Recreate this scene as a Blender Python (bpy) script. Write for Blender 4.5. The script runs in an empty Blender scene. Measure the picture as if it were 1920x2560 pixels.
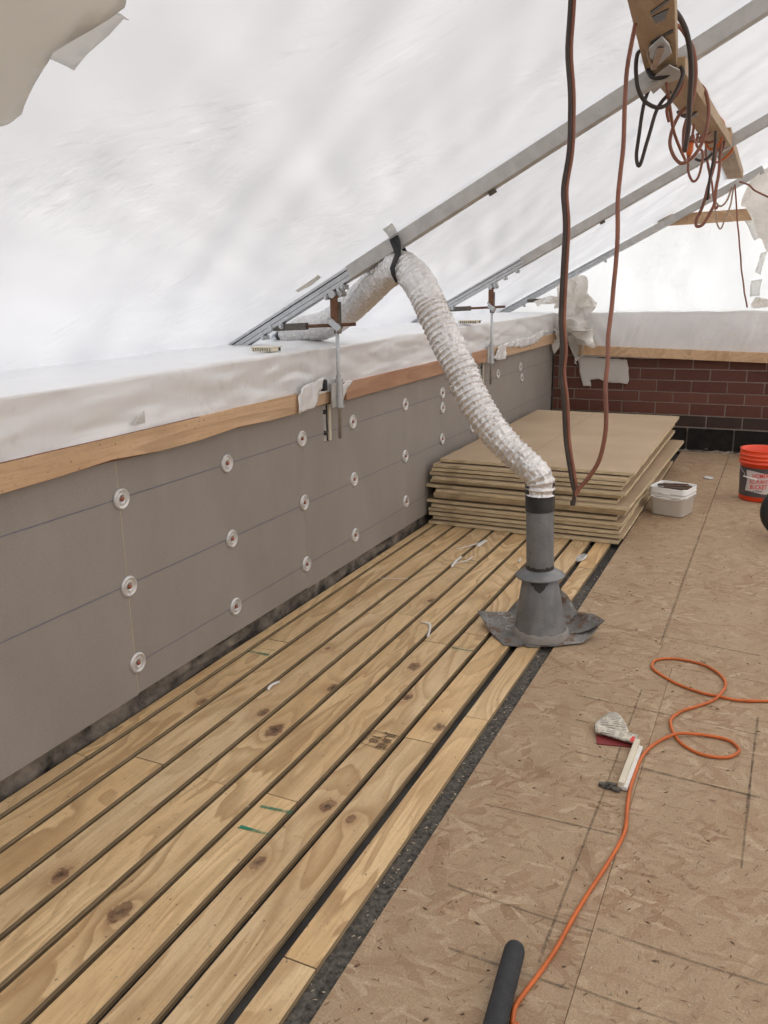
import bpy, math, random
from math import radians as rad, sin, cos, pi, sqrt
from mathutils import Vector, Matrix, noise
from mathutils.geometry import delaunay_2d_cdt
random.seed(7)
scene = bpy.context.scene
col = scene.collection

# ------------------------------------------------------------------ camera
FPX, YAW, PITCH, ROLL, CAM_H = 2058.83, rad(25.5076), rad(14.8587), rad(0.8334), 1.469
_F = Vector((-sin(YAW)*cos(PITCH), cos(YAW)*cos(PITCH), -sin(PITCH)))
_r = Vector((cos(YAW), sin(YAW), 0)); _d = _F.cross(_r)
_R = cos(ROLL)*_r + sin(ROLL)*_d; _D = -sin(ROLL)*_r + cos(ROLL)*_d
EYE = Vector((0, 0, CAM_H))
cam = bpy.data.cameras.new('camera'); cam_o = bpy.data.objects.new('camera', cam); col.objects.link(cam_o)
cam.sensor_fit = 'VERTICAL'; cam.sensor_height = 36; cam.lens = FPX/2560*36; cam.clip_end = 400; cam.clip_start = .05
cam_o.matrix_world = Matrix(((_R.x, -_D.x, -_F.x, 0), (_R.y, -_D.y, -_F.y, 0), (_R.z, -_D.z, -_F.z, CAM_H), (0, 0, 0, 1)))
scene.camera = cam_o

# ------------------------------------------------------------------ light
w = bpy.data.worlds.new('World'); scene.world = w; w.use_nodes = True
nt = w.node_tree; sky = nt.nodes.new('ShaderNodeTexSky'); sky.sky_type = 'NISHITA'; sky.sun_disc = False
SUN_EL, SUN_AZ = rad(52), rad(26)
sky.sun_elevation = SUN_EL; sky.sun_rotation = SUN_AZ; sky.dust_density = 6; sky.air_density = 1.0; sky.ozone_density = .6
bg = nt.nodes['Background']; bg.inputs['Strength'].default_value = 0.1; nt.links.new(sky.outputs[0], bg.inputs[0])
sun = bpy.data.lights.new('sun', 'SUN'); sun.energy = 2.6; sun.angle = rad(12); sun.color = (1, .965, .91)
sun_o = bpy.data.objects.new('sun', sun); col.objects.link(sun_o)
sd = Vector((sin(SUN_AZ)*cos(SUN_EL), cos(SUN_AZ)*cos(SUN_EL), sin(SUN_EL)))
sun_o.rotation_euler = sd.to_track_quat('Z', 'Y').to_euler(); sun_o.location = sd*20
scene.view_settings.view_transform = 'Standard'; scene.view_settings.look = 'None'; scene.view_settings.gamma = 1
scene.view_settings.exposure = 0.98
scene.render.engine = 'CYCLES'; scene.cycles.use_denoising = True
try: scene.cycles.denoiser = 'OPENIMAGEDENOISE'
except Exception: pass
scene.cycles.max_bounces = 10; scene.cycles.diffuse_bounces = 6; scene.cycles.transmission_bounces = 6

# ------------------------------------------------------------------ measuring helpers: where a sight line of the survey meets a plane of the place
def ray(x, y): return _R*((x-960)/FPX) + _D*((y-1280)/FPX) + _F
def onZ(x, y, z=0.0): d = ray(x, y); return EYE + d*((z-CAM_H)/d.z)
def onX(x, y, X): d = ray(x, y); return EYE + d*(X/d.x)
def onY(x, y, Y): d = ray(x, y); return EYE + d*(Y/d.y)
def zlo(x, y): return 2.505 + .0145*(y-3.6) + .52*x          # underside of the rafters
def onS(x, y, off=0.085):                                     # on the sloping roof sheet
    d = ray(x, y); k = .52*d.x + .0145*d.y
    return EYE + d*((2.505 - .0145*3.6 + off - CAM_H)/(d.z - k))
def sc(ox, oy, s): return lambda a, b: (ox + a*s, oy + b*s)

# ------------------------------------------------------------------ materials
class NB:
    def __init__(s, name):
        s.m = bpy.data.materials.new(name); s.m.use_nodes = True; s.t = s.m.node_tree; s.N = s.t.nodes
        s.p = s.N['Principled BSDF']; s.out = s.N['Material Output']
    def n(s, typ, **kw):
        q = s.N.new('ShaderNode'+typ)
        for k, v in kw.items():
            if k.startswith('i_'): 
                key = k[2:]; key = int(key) if key.isdigit() else key.replace('_', ' ')
                s.set(q.inputs[key], v)
            else: setattr(q, k, v)
        return q
    def set(s, inp, v):
        if isinstance(v, bpy.types.NodeSocket): s.t.links.new(v, inp)
        elif hasattr(v, '__len__') and len(v) == 3 and inp.type == 'RGBA': inp.default_value = (*v, 1)
        else: inp.default_value = v
    def coord(s, which='Object'): return s.n('TexCoord').outputs[which]
    def map(s, vec, scale=(1, 1, 1), loc=(0, 0, 0), rot=(0, 0, 0)):
        q = s.n('Mapping'); s.set(q.inputs[0], vec); q.inputs['Scale'].default_value = scale
        s.set(q.inputs['Location'], loc); q.inputs['Rotation'].default_value = rot; return q.outputs[0]
    def noise(s, vec, scale, detail=4, rough=.55, dist=0, out=0):
        q = s.n('TexNoise'); s.set(q.inputs['Vector'], vec); q.inputs['Scale'].default_value = scale
        q.inputs['Detail'].default_value = detail; q.inputs['Roughness'].default_value = rough; q.inputs['Distortion'].default_value = dist
        return q.outputs[out]
    def vor(s, vec, scale, feature='F1', out='Distance', rnd=1):
        q = s.n('TexVoronoi', feature=feature); s.set(q.inputs['Vector'], vec); q.inputs['Scale'].default_value = scale
        q.inputs['Randomness'].default_value = rnd; return q.outputs[out]
    def ramp(s, fac, stops, interp='LINEAR'):
        q = s.n('ValToRGB'); s.set(q.inputs[0], fac); e = q.color_ramp; e.interpolation = interp
        while len(e.elements) < len(stops): e.elements.new(.5)
        for el, (pos, c) in zip(e.elements, stops):
            el.position = pos; el.color = (*c, 1) if hasattr(c, '__len__') else (c, c, c, 1)
        return q.outputs[0]
    def mix(s, fac, a, b, mode='MIX'):
        q = s.n('Mix', data_type='RGBA', blend_type=mode); s.set(q.inputs[0], fac); s.set(q.inputs[6], a); s.set(q.inputs[7], b); return q.outputs[2]
    def math(s, op, a, b=0.0, c=None):
        q = s.n('Math', operation=op); s.set(q.inputs[0], a); s.set(q.inputs[1], b)
        if c is not None: s.set(q.inputs[2], c)
        return q.outputs[0]
    def rng(s, v, a, b, c, d, sm=False):
        q = s.n('MapRange'); q.interpolation_type = 'SMOOTHSTEP' if sm else 'LINEAR'; s.set(q.inputs[0], v); 
        for i, k in enumerate((a, b, c, d)): q.inputs[i+1].default_value = k
        return q.outputs[0]
    def bump(s, h, strength=.3, dist=.01):
        q = s.n('Bump'); s.set(q.inputs['Height'], h); q.inputs['Strength'].default_value = strength; q.inputs['Distance'].default_value = dist
        s.set(s.p.inputs['Normal'], q.outputs[0]); return q.outputs[0]
    def base(s, c, rough=.6, metal=0, spec=.5):
        s.set(s.p.inputs['Base Color'], c); s.set(s.p.inputs['Roughness'], rough); s.p.inputs['Metallic'].default_value = metal
        s.p.inputs['Specular IOR Level'].default_value = spec; return s.m

def mottled(name, c1, c2, scale=12, rough=.6, metal=0, spec=.5, bump=.15, detail=6, bscale=None):
    b = NB(name); v = b.coord(); n = b.noise(v, scale, detail, .6)
    b.base(b.mix(b.rng(n, .3, .7, 0, 1), c1, c2), rough, metal, spec)
    b.bump(b.noise(v, bscale or scale*6, 4), bump, .004); return b.m

def wood(name, pale, tan, dark, knots=True, rings=9.0, dirt=.35, stretch=.16, gr=.6, ply=False):
    b = NB(name); oi = b.n('ObjectInfo'); v0 = b.coord()
    off = b.n('Combine'+'XYZ'); r = oi.outputs['Random']
    b.set(off.inputs[0], b.math('MULTIPLY', r, 37.0)); b.set(off.inputs[1], b.math('MULTIPLY', r, 91.0)); b.set(off.inputs[2], b.math('MULTIPLY', r, 53.0))
    add = b.n('VectorMath', operation='ADD'); b.set(add.inputs[0], v0); b.set(add.inputs[1], off.outputs[0]); v = add.outputs[0]
    s = b.map(v, (1, stretch, 1))
    field = b.noise(s, 4.4, 3, .42, .7)
    knotmask = None; kk = None
    if knots:
        for i in range(3):
            at = b.n('Attribute', attribute_type='OBJECT', attribute_name='knot%d' % i)
            sub = b.n('VectorMath', operation='SUBTRACT'); b.set(sub.inputs[0], v0); b.set(sub.inputs[1], at.outputs['Vector'])
            wob = b.n('VectorMath', operation='MULTIPLY'); b.set(wob.inputs[0], sub.outputs[0]); wob.inputs[1].default_value = (1, .62, 0)
            ln = b.n('VectorMath', operation='LENGTH'); b.set(ln.inputs[0], wob.outputs[0])
            sz = b.n('SeparateXYZ'); b.set(sz.inputs[0], at.outputs['Vector'])
            d = b.math('DIVIDE', ln.outputs['Value'], sz.outputs[2]); kk = d if kk is None else b.math('SMOOTH_MIN', kk, d, .03)
        warp = b.math('MULTIPLY', b.math('EXPONENT', b.math('MULTIPLY', kk, -30.0)), .20)
        field = b.math('ADD', field, warp)
        kn = b.math('ADD', kk, b.rng(b.noise(v, 45, 4, .6), .2, .8, -.010, .010))
        knotmask = b.rng(kn, .017, .023, 1, 0); halo = b.rng(kk, .018, .075, 1, 0)
    fw = b.math('ADD', b.math('MULTIPLY', field, rings*1.35), b.math('MULTIPLY', b.noise(b.map(v, (1, .08, 1)), 60, 2), .10))
    band = b.math('FRACT', fw)
    band = b.math('MULTIPLY', b.math('POWER', band, 2.4), b.rng(band, .90, 1.0, 1, 0))
    amp = b.rng(b.noise(b.map(v, (2.2, .5, 1)), 2.1, 2), .34, .64, .2, 1)
    grain = b.math('MULTIPLY', band, amp)
    broad = b.noise(b.map(v, (1, .22, 1)), 7, 3, .55)
    c = b.mix(b.rng(broad, .32, .68, 0, 1), pale, tan)
    tint = b.mix(r, (1.06, 1.0, .92), (.93, .93, .96)); c = b.mix(1, c, tint, 'MULTIPLY')
    fr0 = b.math('FRACT', fw); b2 = b.math('MULTIPLY', b.math('MULTIPLY', b.rng(fr0, .38, .56, 0, 1), b.rng(fr0, .97, 1.0, 1, 0)), amp)
    c = b.mix(b.math('MULTIPLY', b2, .55*gr), c, tuple(k*.78 for k in tan))
    c = b.mix(b.math('MULTIPLY', grain, gr), c, dark)
    fib = b.noise(b.map(v, (1, .03, 1)), 170, 3, .6)
    c = b.mix(b.rng(fib, .38, .70, 0, .36), c, dark); spk = b.noise(b.map(v, (1, .5, 1)), 150, 4, .75); c = b.mix(b.rng(spk, .58, .70, 0, .5), c, (.22, .14, .075))
    if knots:
        c = b.mix(b.math('MULTIPLY', halo, .35), c, (.30, .16, .07))
        ring = b.math('MULTIPLY_ADD', b.math('SINE', b.math('MULTIPLY', kk, 950.0)), .5, .5)
        kc = b.mix(b.rng(b.noise(v, 45, 5, .7), .35, .65, 0, 1), b.mix(ring, (.15, .075, .04), (.24, .13, .07)), (.10, .05, .028)); kc = b.mix(b.rng(kk, .004, .010, 1, 0), kc, (.05, .028, .018)); knotmask = b.math('MULTIPLY', knotmask, b.rng(b.noise(v, 30, 4, .6), .3, .6, .45, 1))
        c = b.mix(knotmask, c, kc)
    sp = b.vor(b.map(v, (1, .7, 1)), 26, 'F1'); c = b.mix(b.rng(sp, .055, .085, .65, 0), c, (.10, .06, .035))
    dn = b.noise(v, 4.2, 6, .62); c = b.mix(b.rng(dn, .52, .75, 0, dirt*.6), c, (.24, .175, .115)); dm = b.noise(v, 38, 5, .7); c = b.mix(b.rng(dm, .58, .72, 0, dirt), c, (.26, .18, .105))
    if ply:
        gm = b.n('NewGeometry'); sx = b.n('SeparateXYZ'); b.set(sx.inputs[0], gm.outputs['Normal']); so = b.n('SeparateXYZ'); b.set(so.inputs[0], v0)
        lay = b.ramp(b.rng(so.outputs[2], -.0245, 0, 0, 1), [(0, (.28,.20,.12)), (.22, (.42,.31,.18)), (.28, (.22,.15,.09)), (.48, (.30,.215,.125)), (.52, (.47,.35,.21)), (.74, (.42,.31,.18)), (.79, (.21,.145,.085)), (1, (.50,.37,.22))])
        lay = b.mix(b.rng(b.noise(b.map(v, (1, .15, 1)), 40, 4), .4, .7, 0, .5), lay, (.13, .095, .055))
        c = b.mix(b.rng(b.math('ABSOLUTE', sx.outputs[2]), .45, .6, 1, 0), c, lay)
    b.base(c, b.rng(broad, .3, .7, .55, .7), 0, .3)
    b.bump(b.math('ADD', fib, b.math('MULTIPLY', grain, .6)), .22, .0015)
    return b.m

def osb():
    b = NB('strand board'); v = b.coord('Object'); oi = b.n('ObjectInfo')
    off = b.n('CombineXYZ'); b.set(off.inputs[0], b.math('MULTIPLY', oi.outputs['Random'], 41.0)); b.set(off.inputs[1], b.math('MULTIPLY', oi.outputs['Random'], 17.0))
    ad = b.n('VectorMath', operation='ADD'); b.set(ad.inputs[0], v); b.set(ad.inputs[1], off.outputs[0]); v = ad.outputs[0]
    jig = b.n('VectorMath', operation='MULTIPLY_ADD'); b.set(jig.inputs[0], b.noise(v, 14, 2, .5, 0, 1)); jig.inputs[1].default_value = (.03, .03, 0); b.set(jig.inputs[2], v)
    vv = jig.outputs[0]
    pal = [(0, (.37, .27, .175)), (.25, (.41, .305, .205)), (.5, (.445, .335, .225)), (.75, (.39, .285, .185)), (.9, (.48, .37, .255)), (1, (.40, .29, .19))]
    strong = [(0, (.26, .155, .092)), (.35, (.35, .22, .135)), (.6, (.60, .49, .36)), (.8, (.30, .185, .11)), (1, (.52, .40, .27))]
    c = None; hsum = None
    for k, (ang, sx, sy, sc_, th, pl) in enumerate(((20, 1, .36, 30, 0, pal), (-38, 1, .30, 36, .42, pal), (75, 1, .34, 42, .50, pal), (-75, 1, .28, 52, .55, pal), (48, 1, .26, 60, .6, pal), (5, 1, .25, 80, .66, pal),
                                       (-15, 1, .24, 26, .85, strong), (62, 1, .22, 34, .85, strong), (-52, 1, .20, 48, .82, strong), (30, 1, .22, 66, .80, strong), (88, 1, .2, 90, .80, strong))):
        mv = b.map(b.map(vv, (1, 1, 1), (ang*.1, ang*.07, 0), (0, 0, rad(ang))), (sx, sy, 1))
        q = b.n('TexVoronoi', feature='F1', voronoi_dimensions='2D'); b.set(q.inputs['Vector'], mv); q.inputs['Scale'].default_value = sc_
        sep = b.n('SeparateColor'); b.set(sep.inputs[0], q.outputs['Color'])
        fc = b.ramp(sep.outputs[0], pl)
        st = b.noise(b.map(mv, (1, .06, 1)), 150, 3, .65); fc = b.mix(b.rng(st, .38, .68, 0, .42), fc, (.23, .155, .095))
        if c is None: c = fc; hsum = sep.outputs[2]
        else:
            m = b.rng(sep.outputs[1], th, th+.02, 0, 1)
            if pl is strong: m = b.math('MULTIPLY', m, b.rng(b.noise(v, 70, 3, .7), .34, .48, .35, 1))
            c = b.mix(m, c, fc); hsum = b.mix(m, hsum, sep.outputs[2])
    dust = b.noise(v, 2.3, 7, .66); c = b.mix(b.rng(dust, .35, .72, .05, .75), c, (.455, .355, .25))
    fine = b.noise(v, 190, 4, .75); c = b.mix(b.rng(fine, .42, .62, .42, 0), c, (.20, .135, .085)); c = b.mix(b.rng(fine, .60, .72, 0, .35), c, (.62, .51, .38))
    for ang, s_, th in ((25, 46, .13), (-60, 60, .12), (80, 38, .10), (-20, 75, .13)):
        fl_ = b.vor(b.map(b.map(v, (1, 1, 1), (ang, 0, 0), (0, 0, rad(ang))), (1, .22, 1)), s_, 'F1'); c = b.mix(b.rng(fl_, th*.5, th, .75, 0), c, (.13, .075, .045))
    wh = b.vor(v, 60, 'F1'); c = b.mix(b.rng(wh, .03, .05, .8, 0), c, (.66, .57, .44))
    st = b.noise(v, 3.1, 5, .6, .5); c = b.mix(b.rng(st, .60, .70, 0, .5), c, (.25, .155, .10))
    st2 = b.noise(b.map(v, (1, 1, 1), (7, 3, 0)), 1.2, 6, .65); c = b.mix(b.rng(st2, .55, .68, 0, .35), c, (.24, .17, .12))
    bl = b.noise(b.map(v, (1, 1, 1), (3, 9, 0)), 7.5, 4, .6, .8); c = b.mix(b.rng(bl, .70, .735, 0, .75), c, (.14, .085, .06)); c = b.mix(1, c, (1.0, .965, .90), 'MULTIPLY')
    b.base(c, .72, 0, .25); b.bump(b.math('ADD', b.math('MULTIPLY', hsum, .6), b.math('MULTIPLY', fine, .5)), .35, .0012); return b.m

def sheet_mat(name, lo, hi, trans=.62, streak=(1, 1, 1), rough=.32, gloss=.10, wr=1.0, fwd=0.0):
    b = NB(name); g = b.n('NewGeometry'); v = g.outputs['Position']
    big = b.noise(v, .9, 4, .6, .4)
    s1 = b.noise(b.map(v, streak, (3, 1, 0), (0, 0, .35)), 2.2, 3, .5, .6)
    s2 = b.noise(b.map(v, (streak[0]*1.6, streak[1]*.55, streak[2]), (9, 2, 0), (0, 0, -.7)), 7.0, 3, .5, .5)
    patch = b.rng(b.noise(v, 1.3, 3), .46, .68, 0, 1, True)
    f = b.rng(big, .3, .7, 0, 1)
    f = b.math('ADD', b.math('MULTIPLY', f, .55), b.math('MULTIPLY', b.rng(s1, .3, .7, 0, 1), .45))
    colr = b.mix(f, lo, hi)
    m3 = b.rng(b.noise(b.map(v, (1, 1, 1), (5, 9, 2)), 1.6, 3), .47, .66, 0, 1, True)
    s3 = b.noise(b.map(b.map(v, (1, 1, 1), (2, 7, 0), (0, 0, .55)), (2.6, .5, 1)), 19, 4, .62, .5)
    s4 = b.noise(b.map(b.map(v, (1, 1, 1), (8, 1, 0), (0, 0, -.25)), (.35, 2.4, 1)), 17, 4, .62, .4)
    m4 = b.rng(b.noise(b.map(v, (1, 1, 1), (15, 3, 2)), 1.4, 3), .48, .66, 0, 1, True)
    for sN, mN in ((s3, m3), (s4, m4)):  # wrinkle highlights and shade put into the film colour as streaks
        colr = b.mix(b.math('MULTIPLY', b.math('MULTIPLY', b.rng(sN, .56, .72, 0, 1), mN), .5*wr), colr, tuple(min(1, k*1.14) for k in hi))
        colr = b.mix(b.math('MULTIPLY', b.math('MULTIPLY', b.rng(sN, .44, .30, 0, 1), mN), .42*wr), colr, tuple(k*.74 for k in lo))
    h = b.math('ADD', b.math('MULTIPLY', s1, .4), b.math('MULTIPLY', s2, .35))
    h = b.math('ADD', h, b.math('ADD', b.math('MULTIPLY', b.math('MULTIPLY', s3, m3), .5), b.math('MULTIPLY', b.math('MULTIPLY', s4, m4), .5)))
    bp = b.n('Bump'); b.set(bp.inputs['Height'], b.math('MULTIPLY', h, b.math('MULTIPLY_ADD', patch, .88, .12))); bp.inputs['Strength'].default_value = .4*wr; bp.inputs['Distance'].default_value = .02
    tr = b.n('BsdfTranslucent'); b.set(tr.inputs['Color'], colr); b.set(tr.inputs['Normal'], bp.outputs[0])
    di = b.n('BsdfDiffuse'); b.set(di.inputs['Color'], colr); b.set(di.inputs['Normal'], bp.outputs[0])
    gl = b.n('BsdfGlossy'); gl.inputs['Color'].default_value = (1, 1, 1, 1); gl.inputs['Roughness'].default_value = rough; b.set(gl.inputs['Normal'], bp.outputs[0])
    rf = b.n('BsdfRefraction'); b.set(rf.inputs['Color'], colr); rf.inputs['IOR'].default_value = 1.3; rf.inputs['Roughness'].default_value = .85
    m0 = b.n('MixShader'); m0.inputs[0].default_value = fwd; b.set(m0.inputs[1], tr.outputs[0]); b.set(m0.inputs[2], rf.outputs[0])
    m1 = b.n('MixShader'); m1.inputs[0].default_value = trans; b.set(m1.inputs[1], di.outputs[0]); b.set(m1.inputs[2], m0.outputs[0])
    fr = b.n('LayerWeight'); fr.inputs[0].default_value = .35; b.set(fr.inputs['Normal'], bp.outputs[0])
    m2 = b.n('MixShader'); b.set(m2.inputs[0], b.math('MULTIPLY', fr.outputs['Facing'], gloss*3)); b.set(m2.inputs[1], m1.outputs[0]); b.set(m2.inputs[2], gl.outputs[0])
    b.set(b.out.inputs['Surface'], m2.outputs[0]); return b.m

def metal(name, c1, c2, rough=.35, scale=30, met=1.0, bump=.1):
    b = NB(name); v = b.coord(); n = b.noise(v, scale, 6, .65)
    b.base(b.mix(b.rng(n, .35, .68, 0, 1), c1, c2), b.rng(n, .3, .7, rough, rough+.2), met); b.bump(b.noise(v, scale*4, 3), bump, .002); return b.m

M = {}
M['plank'] = wood('plywood strip', (.73, .565, .335), (.60, .42, .22), (.36, .21, .09), rings=9.0, stretch=.24, gr=.9, ply=True, dirt=.35)
M['lumber'] = wood('pale lumber', (.66, .49, .335), (.56, .385, .24), (.36, .215, .115), knots=False, rings=5, dirt=.25, stretch=.08)
M['red_lumber'] = wood('reddish lumber', (.54, .325, .205), (.45, .25, .15), (.25, .12, .065), knots=False, rings=8, dirt=.2, stretch=.10)
M['brown_lumber'] = wood('dusty brown lumber', (.46, .345, .215), (.38, .275, .165), (.22, .145, .085), knots=False, rings=5, dirt=.55, stretch=.08)
M['bark'] = mottled('bark', (.13, .05, .025), (.34, .18, .10), 40, .9, bump=.6)
M['osb'] = osb()
M['sheet'] = sheet_mat('white shrink film', (.615, .632, .645), (.705, .722, .735), .68, (1, .45, 1), fwd=.16)
M['sheet_plain'] = sheet_mat('plain white shrink film', (.70, .70, .70), (.83, .83, .83), .64, (1, .45, 1))
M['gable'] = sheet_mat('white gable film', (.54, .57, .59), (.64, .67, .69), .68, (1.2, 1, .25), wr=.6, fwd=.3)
M['wrap'] = sheet_mat('white wall film', (.86, .86, .86), (.92, .915, .91), .18, (1.5, 1, .5), gloss=.2, wr=1.1)
M['crumple'] = sheet_mat('cream crumpled film', (.84, .82, .78), (.92, .90, .87), .5, (1, 1, 1), wr=.5)
M['patch'] = sheet_mat('grey beige film', (.74, .72, .67), (.82, .80, .75), .72, (1, .6, 1), wr=.8)
M['tape_patch'] = sheet_mat('translucent patch film', (.80, .80, .78), (.88, .88, .86), .72, (1, 1, 1), wr=.2)

def facer():
    b = NB('grey board facer'); v = b.coord('Object'); n = b.noise(b.map(v, (1, 1, .5)), 3, 6, .6); f = b.noise(v, 160, 3, .6)
    c = b.mix(b.rng(n, .3, .7, 0, 1), (.295, .265, .236), (.335, .305, .276)); c = b.mix(b.rng(f, .35, .7, 0, .22), c, (.17, .15, .135))
    st = b.noise(b.map(v, (1, 1, .12)), 9, 4, .6); c = b.mix(b.rng(st, .58, .75, 0, .22), c, (.36, .33, .30))
    b.base(c, .8, 0, .2); b.bump(f, .12, .001); return b.m
M['facer'] = facer()
def brick_mat():
    b = NB('dark red brick'); v = b.coord(); oi = b.n('ObjectInfo')
    c = b.mix(oi.outputs['Random'], (.095, .031, .020), (.145, .054, .036)); n = b.noise(v, 25, 5, .6); c = b.mix(b.rng(n, .4, .75, 0, .4), c, (.13, .07, .055))
    b.base(c, .6, 0, .35); b.bump(b.noise(v, 60, 4), .3, .003); return b.m
M['brick'] = brick_mat()
M['tar'] = mottled('black tar coating', (.006, .0055, .005), (.022, .019, .017), 14, .7, spec=.2, bump=.5)
M['tar_brick'] = mottled('tar stained brick', (.018, .012, .010), (.05, .022, .016), 9, .55, bump=.3)
M['mortar'] = mottled('mortar', (.25, .205, .175), (.35, .295, .255), 30, .9, bump=.4)
M['membrane'] = mottled('black roof membrane', (.014, .013, .012), (.06, .055, .048), 9, .75, bump=.6, detail=10)
M['gunk'] = mottled('grey grit', (.018, .016, .014), (.16, .145, .12), 75, .9, bump=.8)
M['galv'] = metal('galvanized steel', (.45, .46, .47), (.60, .61, .62), .38, 40)
M['alu'] = metal('dull aluminium', (.42, .41, .39), (.55, .54, .52), .5, 14, .3)
M['rust'] = metal('rusty steel', (.13, .055, .03), (.22, .12, .07), .7, 30, .3, .4)
M['darksteel'] = metal('dark steel sleeve', (.09, .08, .07), (.2, .18, .15), .55, 20, .6)
def foil():
    b = NB('crinkled foil'); v = b.coord(); n = b.noise(v, 55, 5, .7, .8); k = b.vor(v, 70)
    b.base(b.mix(b.rng(n, .35, .7, 0, 1), (.62, .60, .58), (.84, .825, .81)), .30, .62); b.bump(b.math('ADD', n, k), .4, .008); return b.m
M['foil'] = foil()
def pipe_mat():
    b = NB('weathered grey pipe'); v = b.coord(); n = b.noise(v, 9, 7, .65); s = b.noise(b.map(v, (1, 1, .2)), 30, 4)
    c = b.mix(b.rng(n, .35, .7, 0, 1), (.15, .152, .156), (.235, .24, .245)); c = b.mix(b.rng(s, .5, .75, 0, .35), c, (.30, .285, .26)); c = b.mix(b.rng(b.noise(v, 24, 5, .7), .62, .70, 0, .6), c, (.06, .05, .045))
    b.base(c, .5, .25); b.bump(b.noise(v, 50, 4), .15, .002); return b.m
M['pipe'] = pipe_mat()
def flash_mat():
    b = NB('rusty painted flashing'); v = b.coord(); n = b.noise(v, 11, 8, .7); m = b.noise(v, 23, 6, .65)
    c = b.mix(b.rng(n, .35, .65, 0, 1), (.12, .112, .10), (.27, .265, .25)); c = b.mix(b.rng(m, .50, .60, 0, .85), c, (.13, .065, .032)); 
    c = b.mix(b.rng(b.noise(v, 17, 5), .60, .66, 0, .8), c, (.36, .37, .36))
    b.base(c, .65, .2); b.bump(m, .5, .004); return b.m
M['flash'] = flash_mat()
M['plaster'] = mottled('dried grey sealant', (.20, .185, .165), (.30, .28, .25), 20, .85, bump=.5)
M['pipetar'] = mottled('pipe tar stain', (.022, .02, .018), (.05, .045, .04), 30, .6)
M['ductape'] = mottled('black tape', (.018, .018, .019), (.045, .045, .047), 20, .38, bump=.5, bscale=40)
M['strap'] = mottled('black fabric strap', (.014, .014, .015), (.03, .03, .032), 30, .7)
def foam_board():
    b = NB('foam board'); v = b.coord(); g = b.n('NewGeometry'); sx = b.n('SeparateXYZ'); b.set(sx.inputs[0], g.outputs['Normal'])
    up = b.rng(b.math('ABSOLUTE', sx.outputs[2]), .6, .8, 0, 1); n = b.noise(v, 120, 3); L = b.noise(v, 2.2, 5)
    face = b.mix(b.rng(L, .3, .7, 0, 1), (.41, .305, .20), (.48, .365, .25)); face = b.mix(b.rng(n, .35, .7, 0, .2), face, (.27, .20, .135))
    e = b.noise(b.map(v, (1, 1, 6)), 18, 5, .65); edge = b.mix(b.rng(e, .3, .72, 0, 1), (.52, .415, .255), (.70, .585, .39))
    ed = b.noise(v, 6, 5); edge = b.mix(b.rng(ed, .52, .7, 0, .5), edge, (.26, .19, .11))
    b.base(b.mix(up, edge, face), .85, 0, .2); b.bump(b.math('ADD', n, e), .35, .003); return b.m
M['foam'] = foam_board()
def plastic(name, c, rough=.35, spec=.5, var=.08, bump=.05):
    b = NB(name); v = b.coord(); n = b.noise(v, 8, 5, .6)
    b.base(b.mix(b.rng(n, .35, .7, 0, 1), c, tuple(k*(1-var*2) for k in c)), rough, 0, spec); b.bump(b.noise(v, 40, 3), bump, .002); return b.m
M['white_pl'] = plastic('white plastic', (.86, .855, .83), .4, .5, .04)
M['orange_pl'] = plastic('orange plastic', (.86, .075, .018), .32)
M['label_grey'] = plastic('dark grey print', (.085, .075, .082), .4)
M['label_white'] = plastic('pale print', (.66, .60, .58), .45)
M['label_red'] = plastic('red print', (.72, .045, .03), .45)
M['label_black'] = plastic('black print', (.03, .02, .02), .5)
M['ink'] = mottled('faded ink', (.10, .065, .035), (.26, .17, .09), 90, .8)
M['green'] = None
M['blue_chalk'] = mottled('blue chalk', (.12, .13, .20), (.20, .19, .21), 50, .9)
def chalk(nm='smudged dark chalk', c_=(.15, .122, .095), lo=.32, hi=.66, op=.56):
    b = NB(nm); v = b.coord(); n = b.noise(v, 28, 6, .7); b.base(c_, .9, 0, .1)
    t = b.n('BsdfTransparent'); m = b.n('MixShader'); b.set(m.inputs[0], b.rng(n, lo, hi, .08, op)); b.set(m.inputs[1], t.outputs[0]); b.set(m.inputs[2], b.p.outputs[0]); b.set(b.out.inputs['Surface'], m.outputs[0]); return b.m
M['chalk'] = chalk()
M['green'] = chalk('green paint', (.03, .22, .14), .30, .60, .9)
M['orange_cord'] = plastic('orange cord', (.62, .145, .03), .45, .4, .14)
M['rust_cord'] = plastic('faded red cord', (.29, .118, .074), .5, .35, .2)
M['dark_cord'] = plastic('dark brown cord', (.065, .048, .040), .5, .35, .15)
M['tan_cord'] = plastic('tan cord', (.42, .30, .22), .6, .3, .1)
M['foam_black'] = mottled('black foam', (.022, .023, .026), (.035, .037, .04), 40, .8, bump=.3, bscale=300)
M['rubber'] = plastic('black rubber', (.017, .018, .02), .55)
M['screw'] = plastic('red screw head', (.30, .095, .055), .5)
M['zinc'] = metal('zinc plate', (.58, .57, .56), (.72, .71, .695), .38, 30, .6)
M['chip'] = mottled('pale wood chips', (.42, .32, .21), (.66, .57, .43), 30, .9)
M['darkchip'] = mottled('dark wood chips', (.10, .06, .035), (.20, .13, .08), 30, .9)
M['paper'] = mottled('white paper', (.66, .64, .60), (.76, .74, .70), 40, .8)
M['newsprint'] = None
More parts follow.
